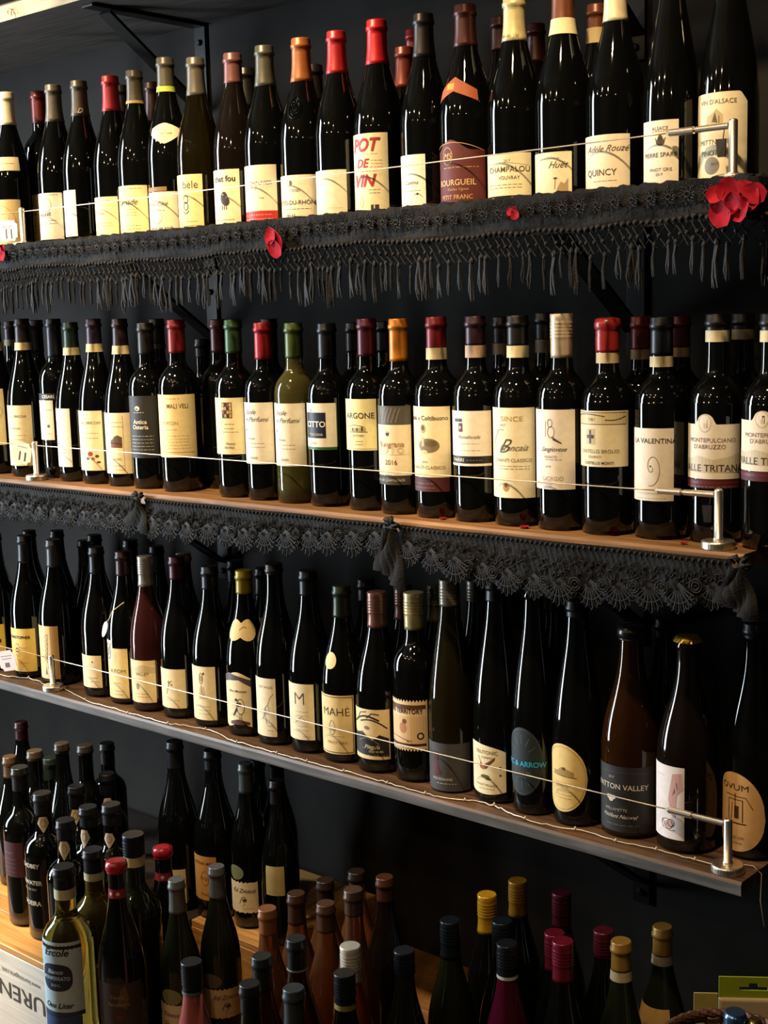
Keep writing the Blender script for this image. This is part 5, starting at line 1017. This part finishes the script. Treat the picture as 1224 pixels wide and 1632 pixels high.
for v in range(5):
    g = G(); rv = random.Random(40 + v); ln = .048
    g.lathe([(.0012, -.008), (.0034, -.005), (.0036, -.002), (.0014, .002)], 7)
    for q in range(5):
        x0 = rv.uniform(-.002, .002); sw = rv.uniform(-.005, .005); y0 = rv.uniform(-.002, .001)
        g.tube([(x0, y0, -.006), (x0 + sw * .5 + rv.uniform(-.002, .002), y0 - .001, -.006 - ln * .35), (x0 + sw, y0, -.006 - ln * .7), (x0 + sw * .8 + rv.uniform(-.002, .002), y0, -.006 - ln * rv.uniform(.85, 1.05))], [.0012, .0018, .0019, .0007], 5)
    o = g.build('tassel', LACE2, sh_); TAS.append([o, True])
s = .012; k = 0
while s < STOT - .01:
    p, nn, rz = spath(s); v = TAS[rnd.randrange(5)]
    put(v[0], v[1], sh_, (p.x + nn.x * .006, p.y + nn.y * .006 - FRONT, -.071 + wob(s, .0045) + rnd.uniform(-.007, .005)), rz + rnd.uniform(-.6, .6), rnd.uniform(.72, 1.15)); v[1] = False
    s += rnd.uniform(.0085, .024)
for v in TAS:
    if v[1]: bpy.data.objects.remove(v[0])

# ------------------------------------------------------------------ scalloped lace along the middle shelf
def fan_geo():
    g = G()
    for k in range(9):
        a = -PI / 2 + (k - 4) * .27; d = Vector((math.cos(a), 0, math.sin(a))); q = Vector((-d.z, 0, d.x)); L_ = .036 - .0022 * abs(k - 4)
        pts = [d * .006, d * (L_ * .55) + q * .0017, d * (L_ * .9) + q * .0026, d * L_, d * (L_ * .9) - q * .0026, d * (L_ * .55) - q * .0017, d * .006]
        g.tube([(p.x, -.002, p.z) for p in pts], .00105, 5)
    n = 14; ar = [(-PI / 2 + (i / n - .5) * 2.3) for i in range(n + 1)]
    g.add([(0, 0, .004)] + [(.031 * math.cos(a), 0, .031 * math.sin(a)) for a in ar], [(0, i + 2, i + 1) for i in range(n)])
    g.tube([(.022 * math.cos(a), -.0022, .022 * math.sin(a)) for a in ar], .0009, 5)
    return g
def swirl_geo():
    g = G()
    for r_ in (.0085, .0052): g.tube([(r_ * math.cos(2 * PI * i / 18), -.003, r_ * math.sin(2 * PI * i / 18)) for i in range(19)], .0011, 5)
    g.lathe([(.0005, -.0012), (.0022, 0), (.0005, .0012)], 8, (0, -.003, 0))
    return g
FAN = fan_geo().build('scallop', LACE2); SWL = swirl_geo().build('swirl', LACE2); fs1 = [True, True]
def lace(xa, xb, d0, d1, sag, label, step=.0455):
    t = empty('lace_trim', ((xa + xb) / 2, FRONT, S2 - .02)); tag(t, label, 'lace', 'black lace swags along the brown shelf'); cx_ = (xa + xb) / 2
    n = int((xb - xa) / .004); rows = 8; vs = []; fs = []
    def low(u): return -(d0 + (d1 - d0) * u) - sag * math.sin(PI * u)
    def yof(x, v): return -.005 - .004 * v * (1 + math.sin(x * 70)) * .5 - .0025 * math.sin(x * 31)
    for i in range(n + 1):
        u = i / n; x = xa + (xb - xa) * u
        for j in range(rows):
            v = j / (rows - 1); vs.append((x - cx_, yof(x, v) + .0006 * math.sin(x * 900 + j * 2), .013 + (low(u) - .013) * v))
    for i in range(n):
        for j in range(rows - 1): q = i * rows + j; fs.append((q, q + 1, q + rows + 1, q + rows))
    g = G(); g.add(vs, fs); g.build('lace_band', LACE, t)
    g = G(); x = xa + .003
    while x < xb:
        g.lathe([(.0006, -.0036), (.0022, -.002), (.0022, .001), (.0006, .0026)], 6, (x - cx_, yof(x, 0) - .0028, .009)); x += .0088
    o = g.build('picot_row', LACE2, t, smooth=True); o['kind'] = 'stuff'
    # raised flower sprigs on the band
    g = G(); x = xa + .01; rv = random.Random(xa)
    while x < xb - .01:
        u = (x - xa) / (xb - xa)
        for q in range(5):
            a = rv.uniform(0, 2 * PI); cz = low(u) * rv.uniform(.15, .8); xx = x + rv.uniform(-.006, .006); y_ = yof(xx, .5) - .002
            g.tube([(xx - cx_ + .005 * math.cos(a + w_) * (.4 + .6 * w_ / 2), y_, cz + .005 * math.sin(a + w_)) for w_ in (0, .6, 1.2, 1.8, 2.4)], .0009, 4)
        x += .011
    o = g.build('raised_sprigs', LACE2, t); o['kind'] = 'stuff'
    k = max(1, int((xb - xa) / step)); st = (xb - xa) / k
    for i in range(k):
        u = (i + .5) / k; x = xa + st * (i + .5)
        o = put(FAN, fs1[0], t, (x - cx_, yof(x, 1) - .003, low(u) + .008), rnd.uniform(-.12, .12), st / .0455 * rnd.uniform(.95, 1.08)); fs1[0] = False
        o.rotation_euler[1] = rnd.uniform(-.08, .08)
        if i: o = put(SWL, fs1[1], t, (x - st / 2 - cx_, yof(x, 1) - .004, low(u) + .004), 0, rnd.uniform(.9, 1.1)); fs1[1] = False
lace(-1.25, -.468, .034, .034, .003, 'black leafy lace swag left of the first gathered knot')
lace(-.445, .146, .031, .010, .010, 'black lace swag hanging between the two gathered knots')
lace(.166, .722, .018, .026, .026, 'deep black lace swag between second knot and the shelf corner')
def knot(P, label, ln):
    t = empty('lace_knot', P); tag(t, label, 'lace', 'gathered lace knots on the brown shelf')
    rv = random.Random(P[0]); g = G()
    for i in range(9):
        a = rv.uniform(0, 2 * PI); g.tube([(0, 0, 0), (.009 * math.cos(a), -.005 + rv.uniform(-.003, .003), .009 * math.sin(a) * .8 + .003), (.015 * math.cos(a + .5), -.004, .012 * math.sin(a + .5)), (.006 * math.cos(a + 1.1), -.002, .006 * math.sin(a + 1.1))], [.003, .004, .0035, .002], 6)
    g.build('gathered_bunch', LACE2, t, smooth=True)
    for i in range(5):
        x = (i - 2) * .004; vs = []; fs = []; n = 14; w0 = rv.uniform(-.3, .3)
        for k in range(n + 1):
            v = k / n; w_ = .004 + .007 * v; xx = x + (i - 2) * .006 * v + .003 * math.sin(v * 6 + i); y_ = -.008 - .003 * math.sin(v * 8 + i * 2)
            vs += [(xx - w_, y_ - .003 * math.sin(i + v * 3), -.004 - ln * v * (.8 + .08 * i)), (xx, y_ - .004, -.004 - ln * v * (.8 + .08 * i)), (xx + w_, y_ + .002, -.004 - ln * v * (.8 + .08 * i))]
        for k in range(n): q = k * 3; fs += [(q, q + 1, q + 4, q + 3), (q + 1, q + 2, q + 5, q + 4)]
        mesh_obj('tail', vs, fs, LACE, t, smooth=True)
knot((-.456, FRONT - .008, S2 - .006), 'gathered black lace knot below the matte black label bottle', .055)
knot((.156, FRONT - .008, S2 - .008), 'gathered black lace knot below the grey-banded orange-capped bottle', .085)
knot((.735, FRONT - .008, S2 - .010), 'gathered black lace knot at the shelf corner below the steel post', .060)

# ------------------------------------------------------------------ red petals and cloth flowers
def petal_geo(rv, L_, W):
    vs = []; fs = []; n, m_ = 7, 7
    for i in range(n):
        v = i / (n - 1); wd = W * math.sin(PI * (.12 + .80 * v) ** .9) * .5
        for j in range(m_):
            u = -1 + 2 * j / (m_ - 1); vs.append((u * wd, L_ * (v - .5), .25 * wd * u * u + .12 * L_ * (v - .5) ** 2 * 2 + rv.uniform(-.03, .03) * W))
    for i in range(n - 1):
        for j in range(m_ - 1): q = i * m_ + j; fs.append((q, q + 1, q + m_ + 1, q + m_))
    k = len(vs); vs += [(x, y, z - .0006) for x, y, z in vs]; fs += [tuple(reversed([a + k for a in q])) for q in fs]
    return vs, fs
rv = random.Random(21)
for px, py, zs, sz, L in [(103, 760, S2, .016, 'tiny dark red petal beside the disc foot on the brown shelf'), (230, 774, S2, .019, 'red petal lying by the first lace knot'), (430, 796, S2, .014, 'thin red petal before the red-capsule script label'), (706, 828, S2, .014, 'red petal before the balloon-label bottle'),
     (836, 842, S2, .018, 'red petal before the grand script label'), (978, 853, S2, .020, 'bright red petal before the wax-capped bottle'), (1090, 868, S2, .012, 'dark red petal scrap near the corner post')]:
    P = at_z(px, py, zs); vs, fs = petal_geo(rv, sz, sz * .8); mesh = mesh_obj('petal', vs, fs, RED_CLOTH, None, (P.x, P.y, zs + .0018), True); mesh.rotation_euler = (0, 0, rv.uniform(0, 6)); tag(mesh, L, 'petal', 'scattered red petals')
def flower(P, L, petals, nrm_tilt, cat='flower'):
    t = empty('cloth_flower', P); tag(t, L, cat, 'red cloth flowers on the shawl')
    for dx, dz, L_, W, rot, dy, tx_ in petals:
        vs, fs = petal_geo(rv, L_, W)
        o = mesh_obj('petal', vs, fs, RED_CLOTH, t, (dx, dy, dz), True); o.rotation_euler = (PI / 2 + tx_, rot, 0)
    return t
flower(at_y(1170, 318, FRONT - .022), 'large crumpled red cloth flower pinned at the shawl corner', [(-.012, .002, .046, .040, .3, .004, .25), (.016, .004, .044, .034, -.7, .002, -.2), (-.016, -.014, .036, .030, -.2, -.004, .1), (.010, -.010, .034, .034, 1.2, -.004, .35), (-.004, .012, .028, .03, 2.0, -.006, -.3), (.027, .006, .03, .026, -1.2, -.002, .2), (-.02, .008, .024, .022, .9, -.008, -.2), (.004, -.002, .022, .02, .2, -.012, .4)], 0)
flower(at_y(438, 384, FRONT - .018), 'single bright red cloth petal pinned on the shawl below the copper capsule', [(0, 0, .046, .036, -.35, 0, .12), (.004, -.012, .03, .026, -.5, -.003, .2), (-.004, .008, .026, .024, .2, -.004, -.1)], 0)
flower(at_y(819, 339, FRONT - .016), 'small dark red cloth bud on the shawl below the pale yellow capsule', [(0, 0, .018, .018, .4, 0, .1), (.004, -.002, .014, .014, -.5, -.003, .2), (-.004, .002, .012, .012, 1.2, -.003, 0)], 0)
flower(at_y(5, 401, FRONT - .018), 'crimson cloth petals pinned on the shawl below the price card', [(0, 0, .03, .026, .5, 0, .1), (-.01, .004, .026, .022, -.4, -.003, .2), (.003, -.008, .02, .02, 1.1, -.003, 0)], 0)

# ------------------------------------------------------------------ fairy-light wire along the bare plank shelf
anchor = [(-40, 1055), (0, 1075), (40, 1080), (75, 1090), (100, 1097), (130, 1112), (170, 1130), (215, 1140), (260, 1152), (300, 1157), (340, 1165), (370, 1180), (420, 1194), (445, 1205), (480, 1213), (510, 1224), (560, 1234), (610, 1246), (650, 1257), (690, 1268), (735, 1274), (760, 1276), (800, 1290), (830, 1303), (880, 1317), (935, 1325), (975, 1338), (1020, 1348), (1060, 1357), (1100, 1368), (1145, 1380)]
pts = [at_z(px, py, S3 + .003) for px, py in anchor]
fine = []
for i in range(len(pts) - 1):
    p0, p1, p2, p3 = pts[max(i - 1, 0)], pts[i], pts[i + 1], pts[min(i + 2, len(pts) - 1)]
    for k in range(6):
        u = k / 6; q = .5 * (2 * p1 + (p2 - p0) * u + (2 * p0 - 5 * p1 + 4 * p2 - p3) * u * u + (3 * p1 - p0 - 3 * p2 + p3) * u ** 3)
        q.z = S3 + .0022 + abs(rnd.gauss(0, .0012)); q.x += rnd.gauss(0, .0008); fine.append(q)
for q in fine:        # the wire runs in front of the bottles
    for bx, by, br, bz in PLACED:
        if bz == S3:
            d = Vector((q.x - bx, q.y - by))
            if d.length < br + .003: d = d.normalized() * (br + .003) if d.length > 1e-6 else Vector((0, -br)); q.x, q.y = bx + d.x, by + d.y
    q.y = max(q.y, FRONT + .006)
fine += [Vector((.715, -.205, S3 + .0025)), Vector((.728, -.202, S3 + .003)), Vector((.741, -.205, S3 - .004)), Vector((.7425, -.21, S3 - .04)), Vector((.744, -.2, S3 - .08))]
t = empty('fairy_light_wire', fine[0]); tag(t, 'thin silvery fairy-light wire wandering along the bare plank shelf', 'fairy lights')
o0 = fine[0]
g = G(); g.tube([q - o0 for q in fine], .00075, 6); g.build('wire', mat('wire_metal', (.85, .72, .52), rough=.35, metal=.6), t, smooth=True)
ledm = mat('led_drop', (.9, .8, .6), rough=.2, trans=.5)
g = G(); g.lathe([(.0006, -.003), (.0019, -.001), (.0019, .001), (.0006, .003)], 8); src = g.build('led', ledm, t, smooth=True); first = True
for i in range(4, len(fine) - 6, 9):
    put(src, first, t, fine[i] - o0 + Vector((0, 0, .0012)), rnd.uniform(0, 3)); first = False
# small hook and pilot light on the topmost board's edge
P = at_y(18, 20, FRONT - .003); t = empty('cup_hook', P); tag(t, 'small round cup hook screwed into the topmost board edge', 'hook')
g = G(); g.tube([(0, .004, .006), (0, -.002, .006)] + [(.006 * math.sin(a), -.004, .006 * math.cos(a)) for a in [i * .5 for i in range(12)]], .0011, 6); g.build('hook_wire', mat('brass', (.5, .36, .15), rough=.35, metal=.9), t, smooth=True)
